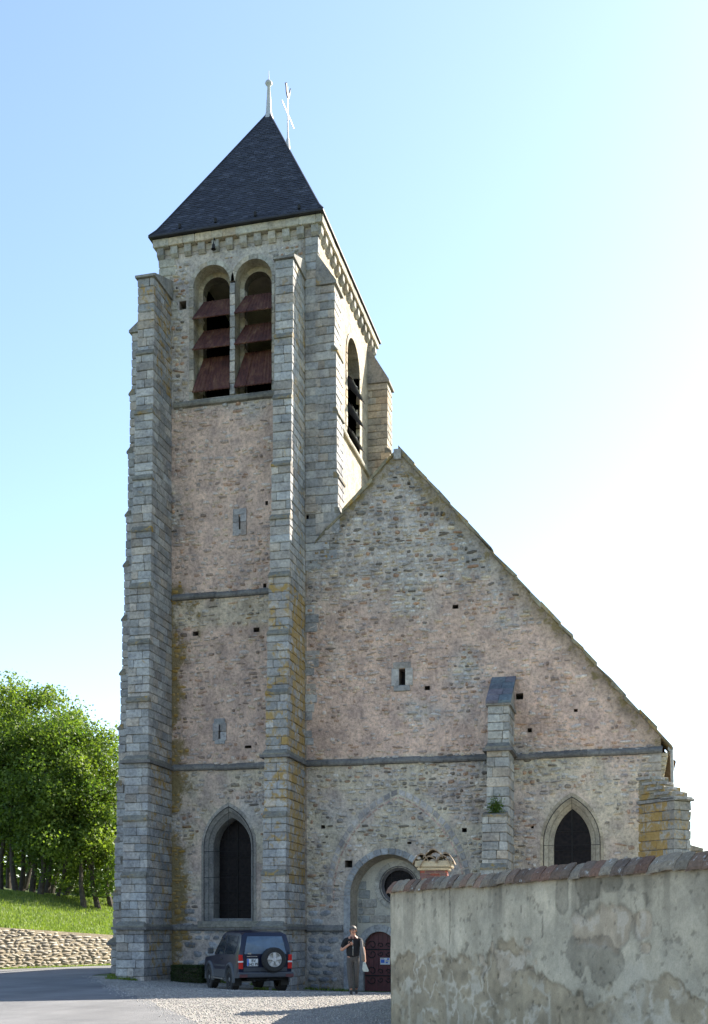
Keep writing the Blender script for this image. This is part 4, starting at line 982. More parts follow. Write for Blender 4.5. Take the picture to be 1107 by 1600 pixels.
# spalled patches at the places the photo shows
def patch(px0, py0, px1, py1, seed, kind=0, amp=.35):
    global C, H
    s0, z0 = wl(px0, py0); s1, z1 = wl(px1, py1); cx, cz = (s0+s1)/2, (z0+z1)/2; rx_, rz_ = abs(s1-s0)/2, abs(z0-z1)/2
    d = (np.abs((SX-cx)/rx_)**2.6+np.abs((ZZ-cz)/rz_)**2.6)**(1/2.6)+amp*(F(SX*3.3, ZZ*3.3, seed, 5)-.5)*2.6
    a = sst(1.07, .90, d)[..., None]; r_ = np.exp(-((d-1)/.09)**2)[..., None]
    if kind == 0:
        cc = np.array([.41, .335, .245])*(.7+.6*F(SX*7, ZZ*7, seed+1)[..., None]); w_ = sst(.5, .62, F(SX*5, ZZ*5, seed+2))[..., None]; cc = cc*(1-.6*w_)+np.array([.52, .46, .375])*.6*w_
        C = C*(1-a)+cc*a; H -= .014*a[..., 0]
    elif kind == 1: C = C*(1-a*.34)
    C = C*(1-.34*r_*sst(.25, .55, F(SX*2, ZZ*2, seed+5))[..., None])
patch(902, 1417, 997, 1490, 31); patch(993, 1421, 1020, 1470, 34); patch(1000, 1473, 1017, 1491, 37, 0, .1)
patch(901, 1365, 938, 1408, 40, 1); patch(870, 1370, 891, 1433, 41, 1); patch(940, 1365, 972, 1392, 42, 1); patch(820, 1465, 832, 1478, 43, 0, .15)
patch(880, 1470, 975, 1530, 52, 1, .8); patch(768, 1484, 826, 1530, 50, 0, 1.0)
# pale rising bands
for px, py0, py1, w_ in ((1001, 1502, 1600, .06), (985, 1505, 1515, .3), (700, 1520, 1600, .05), (640, 1530, 1600, .05), (860, 1550, 1600, .04)):
    s0, z0 = wl(px, py0); k = np.exp(-((SX-s0-.15*(F(ZZ*3, ZZ*0, 61)-.5))/w_)**2)*sst(z0+.05, z0-.05, ZZ)*.5; C = C*(1-k[..., None])+np.array([.50, .45, .36])*k[..., None]
pits = sst(.70, .76, F(SX*11, ZZ*11, 201, 3)); C *= (1-.35*pits)[..., None]; H -= .006*pits
drip = sst(.56, .70, F(SX*9, ZZ*.5, 205, 3))*sst(1.4, 2.3, ZZ); C *= (1-.20*drip)[..., None]
# cracks
for px, z_lo, seed in ((704, .9, 71), (848, 1.55, 72), (660, 1.75, 73)):
    s0, _ = wl(px, 1400); dx = np.abs(SX-s0-.10*(F(ZZ*4, ZZ*0, seed)-.5)-.03*(F(ZZ*25, ZZ*0, seed)-.5)); k = sst(.02, .004, dx)*(ZZ > z_lo)*sst(.35, .45, F(ZZ*3, ZZ*0+4, seed+3)); C = C*(1-.6*k[..., None]); H -= .01*k
H += .02*(F(SX*.7, ZZ*.7, 80)-.5)+damp*.022*(F(SX*3.6, ZZ*4.4, 210, 3)-.5)
B_ = .0*(2.3-ZZ); H += B_
PX = K0[0]+dv[0]*SX+nv[0]*H; PY = K0[1]+dv[1]*SX+nv[1]*H
CC = np.concatenate([np.clip(C, .02, .8), np.zeros(C.shape[:2]+(1,))], -1)
M['render'] = stone_mat('lime_render', 45, .22, bs=.5, bd=.006, blotch=.1)
me = grid_mesh('plaster_face', PX, PY, ZZ, CC); me.flip_normals(); me.shade_smooth(); link('plaster_face', me, M['render'], gwall)
T = .42; back = K0-nv*T
m = MB()
def wp(s, d, z): q = K0+dv*s-nv*d; return (q[0], q[1], z)
ce = (.40, .37, .29, 0)
quad(m, wp(0, 0, -.2), wp(0, T, -.2), wp(0, T, 2.33), wp(0, 0, 2.33), ce); quad(m, wp(0, T, -.2), wp(LT, T, -.2), wp(LT, T, 2.33), wp(0, T, 2.33), ce); quad(m, wp(LT, 0, -.2), wp(LT, T, -.2), wp(LT, T, 2.33), wp(LT, 0, 2.33), ce); quad(m, wp(0, .0, 2.33), wp(0, T, 2.33), wp(LT, T, 2.33), wp(LT, 0, 2.33), ce)
# return wall running back to the pier and beyond
RP = [K0-nv*T*.5+dv*.2, np.array([-4.62, 24.6]), np.array([-3.45, 30.0])]
def rwall(m, a, b, z, t, c):
    d = (b-a)/np.hypot(*(b-a)); n_ = np.array([d[1], -d[0]])*t/2; P4 = [a+n_, b+n_, b-n_, a-n_]
    v = [(p[0], p[1], -.5) for p in P4]+[(p[0], p[1], z) for p in P4]; m.add(v, [(3, 2, 1, 0), (4, 5, 6, 7), (0, 1, 5, 4), (1, 2, 6, 5), (2, 3, 7, 6), (3, 0, 4, 7)], c)
m.build('wall_core', M['render'], gwall)
rw = MB(); rwall(rw, RP[0]+np.array([.1, .2]), RP[1], 2.25, .3, ce); rwall(rw, RP[1], RP[2], 2.3, .3, ce); rw.build('return_wall', M['render'], gwall)
# coping tiles
s = -.03; i = 0
while s < LT:
    w = random.uniform(.22, .26); m = MB(); y0, y1 = .075, -.13; z0, z1 = 2.325, 2.50
    drop = random.uniform(-.012, .012); 
    if abs(s-3.35) < .3: drop -= .03
    col = random.choice([(.20, .105, .075), (.25, .13, .09), (.18, .12, .09), (.28, .18, .13), (.23, .20, .15), (.14, .11, .09), (.26, .24, .19)]); kk = random.uniform(.7, 1.15); col = tuple(.6*a+.4*b for a, b in zip(col, (.21, .145, .10)))
    v = []; tl = random.uniform(-.012, .012); sk = random.uniform(-.012, .012); NW = 4
    for layer in (0, 1):
        for j in range(NW+1):
            t = j/NW; bow = .010*math.sin(math.pi*t)+tl*(t-.5)*1.2+.012*(t-.5)
            for (dd, zz) in ((y0, z0), (y0*.3+y1*.7*0+.02, (z0+z1)/2-.012), (y1*.4, z1)):
                q = K0+dv*(s+w*t*1.06+sk*(zz-z0)*4)+nv*dd; v.append((q[0], q[1], zz+drop+bow+(.028 if layer else 0)))
    n3_ = 3; f = []
    for layer in (0, 1):
        o = layer*(NW+1)*3
        for j in range(NW):
            for k in range(2): a = o+j*3+k; f.append((a, a+3, a+4, a+1))
    o2_ = (NW+1)*3
    for j in range(NW): a = j*3; f.append((a, a+3, o2_+a+3, o2_+a)); f.append((a+2, a+5, o2_+a+5, o2_+a+2))
    for a in (0, 1): f.append((a, a+1, o2_+a+1, o2_+a)); e = NW*3+a; f.append((e, e+1, o2_+e+1, o2_+e))
    m.add(v, f, (col[0]*kk, col[1]*kk, col[2]*kk, random.uniform(-.05, .1)))
    # back slope of the tile ridge
    m.build('coping_tile', M['tile'], gwall); s += w*.97; i += 1
m = MB(); s = -.06
while s < LT:
    w = random.uniform(.4, .6); m.block(s, s+w-.01, -.0, .34, 2.30, 2.46, (.40, .34, .27, .05), tr=lambda v: Vector(wp(v.x, v.y, v.z)), j=.012); s += w
m.build('coping_bed', M['mortar2'], gwall)

# brick pier behind the wall
PC = np.array([-4.36, 24.95]); pa = math.atan2(dv[1], dv[0])*0+R(6)
pier = empty('gate_pier', (PC[0], PC[1], 0), pa, label='red brick gate pier with rendered cap and mossy broken tiles, behind the boundary wall', cat='pier')
m = MB(); m.box(-.28, .28, -.28, .28, -.2, 3.0, (.42, .36, .28, 0)); m.build('mortar_core', M['mortar2'], pier, local=True)
nrow = 0
for r_ in range(46):
    z = .2+r_*.061
    vis = z > 2.3
    for side in range(4):
        L = [(-.30, -.08), (-.08, .14), (.14, .30)] if r_ % 2 == 0 else [(-.30, -.19), (-.19, .03), (.03, .25), (.25, .30)]
        for a, b in L:
            if not vis: continue
            ang = side*math.pi/2; tr = lambda v, ang=ang: Vector((v.x*math.cos(ang)-v.y*math.sin(ang), v.x*math.sin(ang)+v.y*math.cos(ang), v.z))
            k = random.uniform(.75, 1.2); m = MB(); m.block(a+.006, b-.006 if b < .3 else .29, -.30, -.27, z, z+.05, (.30*k, .095*k, .07*k, 0) if random.random() < .85 else (.16, .09, .09, 0), tr, b=.003, j=.002)
            m.build('brick', M['brick'], pier, local=True)
m = MB(); m.block(-.36, .36, -.36, .36, 3.0, 3.07, (.42, .37, .27, .05)); m.block(-.41, .41, -.41, .41, 3.075, 3.22, (.44, .40, .30, .05)); m.build('pier_cap', M['mortar2'], pier, local=True)
for (a, b, zc_, tilt) in ((-.46, -.1, 3.30, .05), (-.22, .22, 3.40, .0), (.1, .46, 3.32, -.05), (-.3, .1, 3.25, .1), (.05, .40, 3.26, -.1)):
    m = MB(); n = 7; v = []
    for yv in (-.45+random.uniform(-.04, .04), 0, .45):
        for i in range(n):
            t = i/(n-1); x = lerp(a, b, t); z = zc_-.02+.10*math.sin(math.pi*t)-(.09*(1-math.sin(math.pi*t)))+tilt*(t-.5)+random.uniform(-.008, .008); v.append((x, yv, z))
    v += [(x, y, z-.035) for x, y, z in v]; f = []
    for k in range(2):
        for i in range(n-1): q = k*n+i; f += [(q, q+1, q+n+1, q+n), (q+3*n, q+4*n, q+4*n+1, q+3*n+1)]
    for i in range(n-1): f += [(i, i+3*n, i+1+3*n, i+1), (2*n+i, 2*n+i+1, 5*n+i+1, 5*n+i)]
    f += [(0, n, 4*n, 3*n), (n-1, 4*n-1, 5*n-1, 2*n-1), (n, 2*n, 5*n, 4*n), (2*n-1, 5*n-1, 6*n-1, 3*n-1)]
    m.add(v, f, (.22, .17, .12, .15)); m.build('ridge_tile', M['tile'], pier, local=True)
m = MB()
for i in range(14): x = random.uniform(-.42, .42); y = random.uniform(-.42, -.2); m.lathe([(.0, .05), (.04, .03), (.05, -.01), (.0, -.03)], (x, y, 3.25+random.uniform(0, .03)), 'z', 6, (.5, .48, .44, 0) if i % 3 else (.1, .09, .05, 0))
m.build('mortar_lumps', M['mortar2'], pier, local=True, kind='stuff')

# ------------------------------------------------------------------ retaining wall, bank, trees
rwl = empty('retaining_wall', (-24.7, 46.5, 0), label='low pale rubble retaining wall holding up the grass bank at the left', cat='wall')
def ztop(a): return 1.79-np.clip(np.asarray(a, float), -20, 14)*.062
planeW = lambda a, d, z: np.stack([WO[0]+a*WD[0]-WN[0]*d, WO[1]+a*WD[1]-WN[1]*d, z], -1)
L = []; a0, a1 = -12., 20.
z = -.1
while z < 2.9:
    h = random.uniform(.085, .16); x = a0
    while x < a1:
        w = random.uniform(.2, .65); L.append((x+w/2, z+h/2+random.gauss(0, .02), w-.03, h-.016)); x += w
    z += h
A = np.array(L); ok = A[:, 1]+A[:, 3]/2 < ztop(A[:, 0])+.03+.1*(fbm(A[:, 0]*1.5, A[:, 0]*0, 5)-.5); A = A[ok]; r = np.random.default_rng(4); n = len(A)
col = np.array([.45, .415, .35])*r.uniform(.5, 1.12, (n, 1)); k = r.random(n) < .15; col[k] = np.array([.30, .26, .2])
emit_stones('wall_stone', rwl, M['drywall'], A[:, 0], A[:, 1], A[:, 2], A[:, 3], r.uniform(.015, .045, n), np.concatenate([col, np.full((n, 1), .0)], 1), planeW, keep=300, seed=8, vis=np.where((A[:, 0] > -1.0) & (A[:, 0] < 7.5) & (A[:, 1] > .0), 5, .1))
m = MB(); v = []
for a in (a0, a1):
    for d, z in ((.0, -.2), (.0, float(ztop(a))-.12), (-.45, float(ztop(a))-.12), (-.45, -.2)): q = planeW(np.array(a), d, np.array(z)); v.append(tuple(q))
m.add(v, [(0, 1, 5, 4), (1, 2, 6, 5), (2, 3, 7, 6), (0, 3, 2, 1), (4, 5, 6, 7)], (.30, .26, .19, .0)); m.build('wall_core', M['drywall'], rwl)
def bankz(x, y):
    a, d = wad(x, y); zt = ztop(a); zr = 3.95-(x+36)*.12
    s = np.clip(d/12.5, 0, 1.0); return zt+(np.clip(zr, 2.2, 6)-zt)*(s**.9)+.05*fbm(x*.6, y*.6, 90)*s
V, U = np.meshgrid(np.linspace(0, 1, 60), np.linspace(0, 1, 90), indexing='ij'); aa = -12+U*62; dd = .3+V**1.6*70
bx_ = WO[0]+aa*WD[0]+dd*WN[0]; by_ = WO[1]+aa*WD[1]+dd*WN[1]
link('grass_bank', grid_mesh('grass_bank', bx_, by_, bankz(bx_, by_), np.full(bx_.shape+(4,), .3)), M['turf'], kind='structure')
def grass(name, x, y, zf, hmin, hmax, label):
    n = len(x); z = zf(x, y); h = rng.uniform(hmin, hmax, n); a = rng.random(n)*6.28; w = h*.22; lx = rng.normal(0, .35, n)*h; ly = rng.normal(0, .35, n)*h
    P = np.stack([np.stack([x-np.cos(a)*w, y-np.sin(a)*w, z-.01], -1), np.stack([x+np.cos(a)*w, y+np.sin(a)*w, z-.01], -1), np.stack([x+lx, y+ly, z+h], -1)], 1)
    c = np.repeat(rng.random((n, 1)), 4, 1); link(name, np_mesh(name, P.reshape(-1, 3), np.arange(n*3).reshape(-1, 3), c), M['grass'], label=label, cat='grass', kind='stuff')
n = 70000; a_ = rng.uniform(-4, 24, n); d_ = .25+rng.random(n)*15; x = WO[0]+a_*WD[0]+d_*WN[0]; y = WO[1]+a_*WD[1]+d_*WN[1]
grass('bank_grass', x, y, bankz, .06, .17, 'bright green meadow grass on the sunlit bank below the trees')
n = 5000; a_ = rng.uniform(-5, 14, n); d_ = -.1-rng.random(n)*.4; x = WO[0]+a_*WD[0]+d_*WN[0]; y = WO[1]+a_*WD[1]+d_*WN[1]
grass('verge_grass', x, y, lambda a, b: gz(a, b), .04, .11, 'narrow grass verge along the foot of the retaining wall')
n = 500; x = rng.uniform(-18.0, -17.0, n); y = 36.3+rng.random(n)*.5-.0*x
grass('moss_tuft', x, y, lambda a, b: gz(a, b), .03, .12, 'dark weeds at the foot of the left corner buttress of the tower')

n = 2600; x = np.concatenate([rng.uniform(-15.8, -9.4, n//2), rng.uniform(-17.2, -15.9, n//4), rng.uniform(-11.9, -11, n-n//2-n//4)]); y = np.concatenate([37-rng.random(n//2)**2*.35, 34.75-rng.random(n//4)**2*.2, 34.55-rng.random(n-n//2-n//4)**2*.2])
k = fbm(x*2.2, y*0, 44) > .5; grass('wall_foot_weed', x[k], y[k], lambda a, b: gz(a, b), .03, .13, 'sparse weeds sprouting where the church walls meet the gravel')

def make_tree(x, y, z, H, cr, low, lean, leaves, label, seed, lobes=None):
    r = random.Random(seed); ng = np.random.default_rng(seed)
    t = empty('tree', (x, y, z), label=label, cat='tree', group='row of trees along the top of the grass bank')
    m = MB(); top = Vector((lean, 0, H*.8)); pts = [Vector((-lean*.5, 0, -.2))]; k = 6
    for i in range(1, k+1): f_ = i/k; pts.append(Vector((lean*f_+r.uniform(-.15, .15), r.uniform(-.15, .15), H*.8*f_)))
    r0 = .09+H*.006; m.tube(pts, [r0*(1.35 if i == 0 else 1)*(1-.8*i/k) for i in range(k+1)], 8)
    limbs = []
    for i in range(14):
        f_ = r.uniform(.22, .8); p = Vector((lean*f_, 0, H*.8*f_)); a = r.uniform(0, 6.28); L_ = cr*r.uniform(.5, .95)*(1.1-f_*.5)
        q = p+Vector((math.cos(a)*L_, math.sin(a)*L_, L_*r.uniform(.25, .8))); mid = p.lerp(q, .5)+Vector((0, 0, L_*.12)); m.tube([p, mid, q], [r0*.42*(1-f_*.5), r0*.22, .02], 6); limbs.append((p, mid, q))
    m.build('trunk', M['bark'], t, local=True)
    # crown: clumps spread through the volume
    cl = []
    for (p, mid, q) in limbs:
        for f_ in (.5, .75, 1.0): cl.append((mid.lerp(q, f_*2-1) if f_ > .5 else mid, r.uniform(.55, 1.15)))
    for i in range(34):
        a = r.uniform(0, 6.28); zz = r.uniform(0, 1); rad = cr*math.sin(math.pi*min(1, .12+.80*zz))**.6*r.uniform(.55, 1.05); cl.append((Vector((lean*zz+math.cos(a)*rad, math.sin(a)*rad, low+(H-low)*zz)), r.uniform(.6, 1.25)))
    cl.append((Vector((lean, 0, H-.4)), .8))
    cc = np.array([tuple(c[0]) for c in cl]); cr_ = np.array([c[1] for c in cl]); pr = cr_**2/np.sum(cr_**2); idx = ng.choice(len(cl), leaves, p=pr)
    d = ng.normal(0, 1, (leaves, 3)); d /= np.linalg.norm(d, axis=1)[:, None]; rad = cr_[idx]*ng.random(leaves)**.42
    # break up each clump so that its outline is ragged
    rad *= .75+.5*fbm(d[:, 0]*2.5+idx, d[:, 1]*2.5+d[:, 2]*2, seed, 2)
    P = cc[idx]+d*rad[:, None]*np.array([1.15, 1.15, .8]); P[:, 2] = np.maximum(P[:, 2], low*.8)
    s = ng.uniform(.06, .125, leaves); nr = d*.5+ng.normal(0, 1, (leaves, 3))+np.array([0, 0, .5]); nr /= np.linalg.norm(nr, axis=1)[:, None]
    up = ng.normal(0, 1, (leaves, 3)); u = np.cross(nr, up); u /= np.linalg.norm(u, axis=1)[:, None]; w = np.cross(nr, u)
    Q = np.stack([P-u*s[:, None], P+w*s[:, None]*.7, P+u*s[:, None], P-w*s[:, None]*.7], 1)
    cb = ng.uniform(.0, .85, len(cl)); c = np.repeat(np.clip(cb[idx][:, None]+ng.normal(0, .16, (leaves, 1)), 0, 1), 4, 1)
    link('crown', np_mesh('crown', Q.reshape(-1, 3), np.arange(leaves*4).reshape(-1, 4), c), M['leaf'], t, local=True)
    return t
specs = [(3, 62, 13.2, 3.2, 3.2, .2), (14, 66, 12.6, 2.6, 4, 0), (22, 61, 13.0, 3.0, 3.2, -.3), (34, 64, 12.8, 2.6, 3.4, 0), (42, 67, 11.8, 2.4, 4, .4), (52, 63, 13.1, 3.0, 3.4, .2), (65, 60, 12.9, 3.1, 3.0, .2), (78, 63, 12.4, 2.7, 3.2, .5), (87, 66, 11.2, 2.4, 3, .7), (99, 61, 11.6, 2.7, 2.2, .9), (112, 64, 11.0, 2.4, 1.8, 1.2), (127, 60, 11.4, 3.0, 1.5, -.4), (147, 61, 11.5, 2.8, 1.6, -.6), (170, 63, 11.2, 2.8, 1.8, -.4), (-14, 63, 13.0, 3, 3, 0), (190, 66, 11, 2.8, 2, 0)]
words = ['tall leafy tree at the left edge of the photo, first trunk of the row', 'slim tree just inside the left edge, set behind its neighbours', 'leafy tree third from the left edge, leaning slightly left', 'thin-trunked tree fourth in the row from the left edge', 'small tree half hidden behind the fourth and sixth trunks', 'tall tree whose crown makes the second summit of the row', 'stout-trunked tree nearest the wall in the left half of the row', 'leafy tree between the stout trunk and the leaning trunks', 'shorter slim tree set back behind the middle of the row', 'tree with a trunk leaning right, tenth from the left edge', 'tree with the most strongly leaning trunk, in the middle gap', 'broad low-branched tree whose foliage hangs close to the bank', 'low leafy tree second nearest the church tower', 'leafy tree touching the left edge of the church tower in view', 'tree rising beyond the left end of the row', 'tree standing hidden behind the tower at the right end of the row']
for i, (px, yy, H_, cr, low, ln) in enumerate(specs):
    u = (px-553.5)/1760; dx = .9703*u-.2419; dy = .2419*u+.9703; X_ = dx*yy/dy
    make_tree(X_, yy, float(bankz(np.array(X_), np.array(float(yy)))), H_-(.7 if i < 7 else 1.1), cr, low*(1 if i < 8 else .55), ln, 14000 if i < 14 else 6000, words[i], 100+i)
# bushes far behind the trunks
m = None
n = 16000; x = rng.uniform(-70, -22, n); y = 74+rng.normal(0, 1.2, n); z = bankz(x, y)+rng.random(n)**1.2*(4.5+2*fbm(x*.3, x*0, 7))
s = rng.uniform(.12, .25, n); nr = rng.normal(0, 1, (n, 3)); u = np.cross(nr, rng.normal(0, 1, (n, 3))); u /= np.linalg.norm(u, axis=1)[:, None]; w = np.cross(nr/np.linalg.norm(nr, axis=1)[:, None], u); P = np.stack([x, y, z], -1)
Q = np.stack([P-u*s[:, None], P+w*s[:, None], P+u*s[:, None], P-w*s[:, None]], 1)
link('undergrowth', np_mesh('undergrowth', Q.reshape(-1, 3), np.arange(n*4).reshape(-1, 4), np.repeat(rng.random((n, 1)), 4, 1)), M['leaf'], label='dense hedge-like undergrowth seen far behind the tree trunks', cat='undergrowth', kind='stuff')
# clipped hedge at the tower foot
hx, _ = toX(312, 1520); hd = empty('hedge', (hx+.1, 35.9, float(gz(hx, 35.9))), label='low dark clipped box hedge against the tower beside the parked car', cat='hedge')
n = 9000; P = rng.uniform(-1, 1, (n, 3)); ax_ = rng.integers(0, 3, n); P[np.arange(n), ax_] = np.sign(P[np.arange(n), ax_])*rng.uniform(.85, 1, n); P = P*np.array([.55, .4, .29])+np.array([0, 0, .29])
s = rng.uniform(.015, .03, n); nr = rng.normal(0, 1, (n, 3)); u = np.cross(nr, rng.normal(0, 1, (n, 3))); u /= np.linalg.norm(u, axis=1)[:, None]; w = np.cross(nr/np.linalg.norm(nr, axis=1)[:, None], u)
Q = np.stack([P-u*s[:, None], P+w*s[:, None], P+u*s[:, None], P-w*s[:, None]], 1); link('foliage', np_mesh('foliage', Q.reshape(-1, 3), np.arange(n*4).reshape(-1, 4), np.repeat(rng.random((n, 1)), 4, 1)), M['box'], hd, local=True)
m = MB(); m.box(-.5, .5, -.35, .35, .0, .48, (.05, .05, .05, 0)); m.build('twig_core', M['bark'], hd, local=True)
# weeds on the gable buttress
wd = empty('wall_plant', (-4.2, 34.95, 5.33), label='small green plant growing on the ledge of the gable buttress', cat='plant')
n = 900; d = rng.normal(0, 1, (n, 3)); P = d*np.array([.11, .05, .14])+np.array([0, 0, .17]); P[:, 2] = np.abs(P[:, 2]); s = rng.uniform(.012, .03, n); u = rng.normal(0, 1, (n, 3)); u /= np.linalg.norm(u, axis=1)[:, None]; w = np.cross(u, rng.normal(0, 1, (n, 3))); w /= np.linalg.norm(w, axis=1)[:, None]
Q = np.stack([P-u*s[:, None], P+w*s[:, None], P+u*s[:, None], P-w*s[:, None]], 1); link('leaves', np_mesh('leaves', Q.reshape(-1, 3), np.arange(n*4).reshape(-1, 4), np.repeat(rng.random((n, 1)), 4, 1)*.5), M['leaf'], wd, local=True)
m = MB()
for i in range(7): a = i*.9; m.tube([(0, 0, 0), (.05*math.cos(a), .02*math.sin(a), .15), (.12*math.cos(a), .05*math.sin(a), .3)], .004, 4)
m.build('stems', M['bark'], wd, local=True)

# ------------------------------------------------------------------ the parked car
carx, cary = -10.92, 31.85
car = empty('parked_car', (carx, cary, float(gz(carx, cary))), R(90+36), label='dark blue four-wheel-drive car with spare wheel on its tailgate parked below the tower', cat='car')
CS = .97; car.scale = (CS, CS, CS)
slope = (float(gz(carx-2, cary+2))-float(gz(carx, cary)))/2.8
# sections along x (forward): (x, z_bottom, half_w_low, z_belt, half_w_belt, z_roof, half_w_roof)
secs = [(-.86, .50, .80, 1.08, .80, 1.10, .76), (-.82, .46, .84, 1.10, .84, 1.50, .74), (-.72, .45, .85, 1.11, .85, 1.80, .68), (-.55, .45, .855, 1.11, .855, 1.845, .66), (.6, .45, .86, 1.10, .86, 1.87, .67), (1.25, .45, .86, 1.09, .86, 1.84, .66), (1.55, .45, .86, 1.08, .86, 1.76, .64), (2.15, .45, .86, 1.06, .86, 1.12, .76), (2.2, .45, .86, 1.06, .86, 1.10, .74), (3.0, .48, .85, .99, .84, 1.02, .70), (3.25, .5, .82, .85, .80, .90, .66), (3.32, .55, .78, .75, .76, .78, .6)]
m = MB(); v = []; K_ = 14
for (x, zb_, w0, zm, w1, zr_, w2) in secs:
    half = [(0, zb_), (w0*.9, zb_), (w0, zb_+.08), (w1, (zb_+zm)/2+.1), (w1, zm), (w2+.02 if zr_-zm > .2 else w2, max(zm+.01, zr_-.07)), (w2-.08, zr_-.01), (0, zr_+.012)]
    pts_ = [(x, y, z) for y, z in half]+[(x, -y, z) for y, z in half[-2:0:-1]]; v += pts_; K_ = len(pts_)
f = []
for i in range(len(secs)-1):
    for k in range(K_): f.append((i*K_+k, i*K_+(k+1) % K_, (i+1)*K_+(k+1) % K_, (i+1)*K_+k))
f += [tuple(range(K_))[::-1], tuple((len(secs)-1)*K_+k for k in range(K_))]
m.add(v, f, (.01, .01, .04, 0)); body = m.build('body', M['paint'], car, smooth=True, local=True)
body.data.shade_smooth(); bvm = body.modifiers.new('b', 'EDGE_SPLIT'); bvm.split_angle = R(35)
def strip_side(name, pts, mat, off=.006, par=car):    # polygon on both flanks, pts (x,z)
    for s in (1, -1):
        m = MB()
        def yv(x, z):
            S_ = [q for q in secs]; xs_ = [q[0] for q in S_]; zm = np.interp(x, xs_, [q[3] for q in S_]); zr_ = np.interp(x, xs_, [q[5] for q in S_]); w1 = np.interp(x, xs_, [q[4] for q in S_]); w2 = np.interp(x, xs_, [q[6] for q in S_])
            return w1 if z <= zm else w1+(w2+.02-w1)*min(1, (z-zm)/max(.05, zr_-.07-zm))
        v = [(x, s*(yv(x, z)+off), z) for x, z in pts]+[(x, s*(yv(x, z)-.02), z) for x, z in pts]; n = len(pts)
        m.add(v, [tuple(range(n)), tuple(range(2*n-1, n-1, -1))]+[(i, (i+1) % n, n+(i+1) % n, n+i) for i in range(n)], (.03, .04, .05, 0)); m.build(name, mat, par, local=True)
strip_side('side_window', [(.62, 1.14), (-.38, 1.15), (-.52, 1.22), (-.44, 1.70), (.62, 1.72)], M['carglass'])
strip_side('side_window', [(.74, 1.14), (1.92, 1.12), (1.50, 1.66), (1.3, 1.70), (.74, 1.72)], M['carglass'])
strip_side('lower_cladding', [(.52, .42), (.52, .66), (1.88, .66), (1.88, .42)], M['cladding'], .014)
strip_side('lower_cladding', [(-.84, .44), (-.84, .84), (-.5, .84), (-.5, .44)], M['cladding'], .016)
strip_side('side_trim', [(.5, .76), (.5, .80), (1.9, .80), (1.9, .76)], M['cladding'], .018)
strip_side('door_handle', [(.86, .96), (.86, 1.0), (1.04, 1.0), (1.04, .96)], M['board'], .03)
m = MB(); m.add([(2.12, -.66, 1.14), (2.12, .66, 1.14), (1.60, .58, 1.73), (1.60, -.58, 1.73)], [(0, 1, 2, 3)]); m.v = [(x+.02, y, z+.02) for x, y, z in m.v]; m.build('windscreen', M['carglass'], car, local=True)
# rear: x decreasing. rear window plane between (-.85,z1.12) and (-.76,1.76)
def rearx(z): return np.interp(z, [.5, 1.10, 1.5, 1.8], [-.86, -.862, -.825, -.725])-.008
def rearpoly(name, pts, mat, d=.0, th=.02, par=car, **k):
    m = MB(); v = [(float(rearx(z))-d, y, z) for y, z in pts]+[(float(rearx(z))-d+th, y, z) for y, z in pts]; n = len(pts)
    m.add(v, [tuple(range(n)), tuple(range(2*n-1, n-1, -1))]+[(i, (i+1) % n, n+(i+1) % n, n+i) for i in range(n)]); return m.build(name, mat, par, local=True, **k)
# car's left is +y (viewer's left from behind)
rearpoly('rear_window', [(.66, 1.16), (-.66, 1.16), (-.60, 1.5), (-.54, 1.69), (.54, 1.69), (.60, 1.5)], plain('rear_glass', (.05, .085, .13), .15, 0, .3, 2, 0, .8), .012)  # bluish reflection painted into the glass base colour
for s in (1, -1):
    tl_ = rearpoly('tail_light', [(s*.70, .72), (s*.83, .72), (s*.83, 1.14), (s*.72, 1.14)], M['red'], .018, .08)
    rearpoly('indicator_lens', [(s*.70, .90), (s*.835, .90), (s*.835, .98), (s*.71, .98)], M['white'], .022, .06, tl_) if False else None
    m = MB(); m.box(-.89, -.82, min(s*.70, s*.84), max(s*.70, s*.84), .91, .955); o = m.build('indicator_lens', M['white'], car, local=True)
bmp = MB(); bmp.box(-1.0, -.80, -.86, .86, .46, .62, (.1, .1, .1, 0)); bo = bmp.build('bumper', M['cladding'], car, local=True); bv = bo.modifiers.new('b', 'BEVEL'); bv.width = .035; bv.segments = 2
for s in (1, -1):
    m = MB(); m.box(-1.01, -.90, min(s*.60, s*.84), max(s*.60, s*.84), .47, .56); m.build('bumper_reflector', plain('dull_red', (.10, .03, .03), .5), car, local=True)
m = MB(); m.box(-.875, -.85, -.68, .68, .64, .76); m.build('tailgate_trim', M['cladding'], car, local=True)
# plate
m = MB(); m.box(-.895, -.87, .24, .58, .80, 1.02, (.8, .8, .8, 0)); pl = m.build('number_plate', M['white'], car, local=True)
m = MB(); m.box(-.899, -.893, .53, .578, .805, 1.015); m.build('plate_band', M['blue'], car, local=True)
def text(s, size, loc, rot, mat, par, name):
    c = bpy.data.curves.new(name, 'FONT'); c.body = s; c.size = size; c.align_x = 'CENTER'; c.extrude = .002; c.offset = .002
    t_ = bpy.data.objects.new(name, c); COL.objects.link(t_); me = bpy.data.meshes.new_from_object(t_.evaluated_get(bpy.context.evaluated_depsgraph_get())); bpy.data.objects.remove(t_)
    me.materials.clear(); o = link(name, me, mat, par, local=True); o.location = loc; o.rotation_euler = rot; return o
text('BV', .12, (-.898, .38, .92), (R(90), 0, R(-90)), M['board'], car, 'plate_lettering'); text('542 PP', .115, (-.898, .385, .815), (R(90), 0, R(-90)), M['board'], car, 'plate_lettering')
m = MB(); m.box(-.885, -.865, .26, .58, 1.075, 1.10); m.box(-.885, -.865, .45, .56, 1.15, 1.2); m.build('tailgate_badge', M['chrome'], car, local=True)
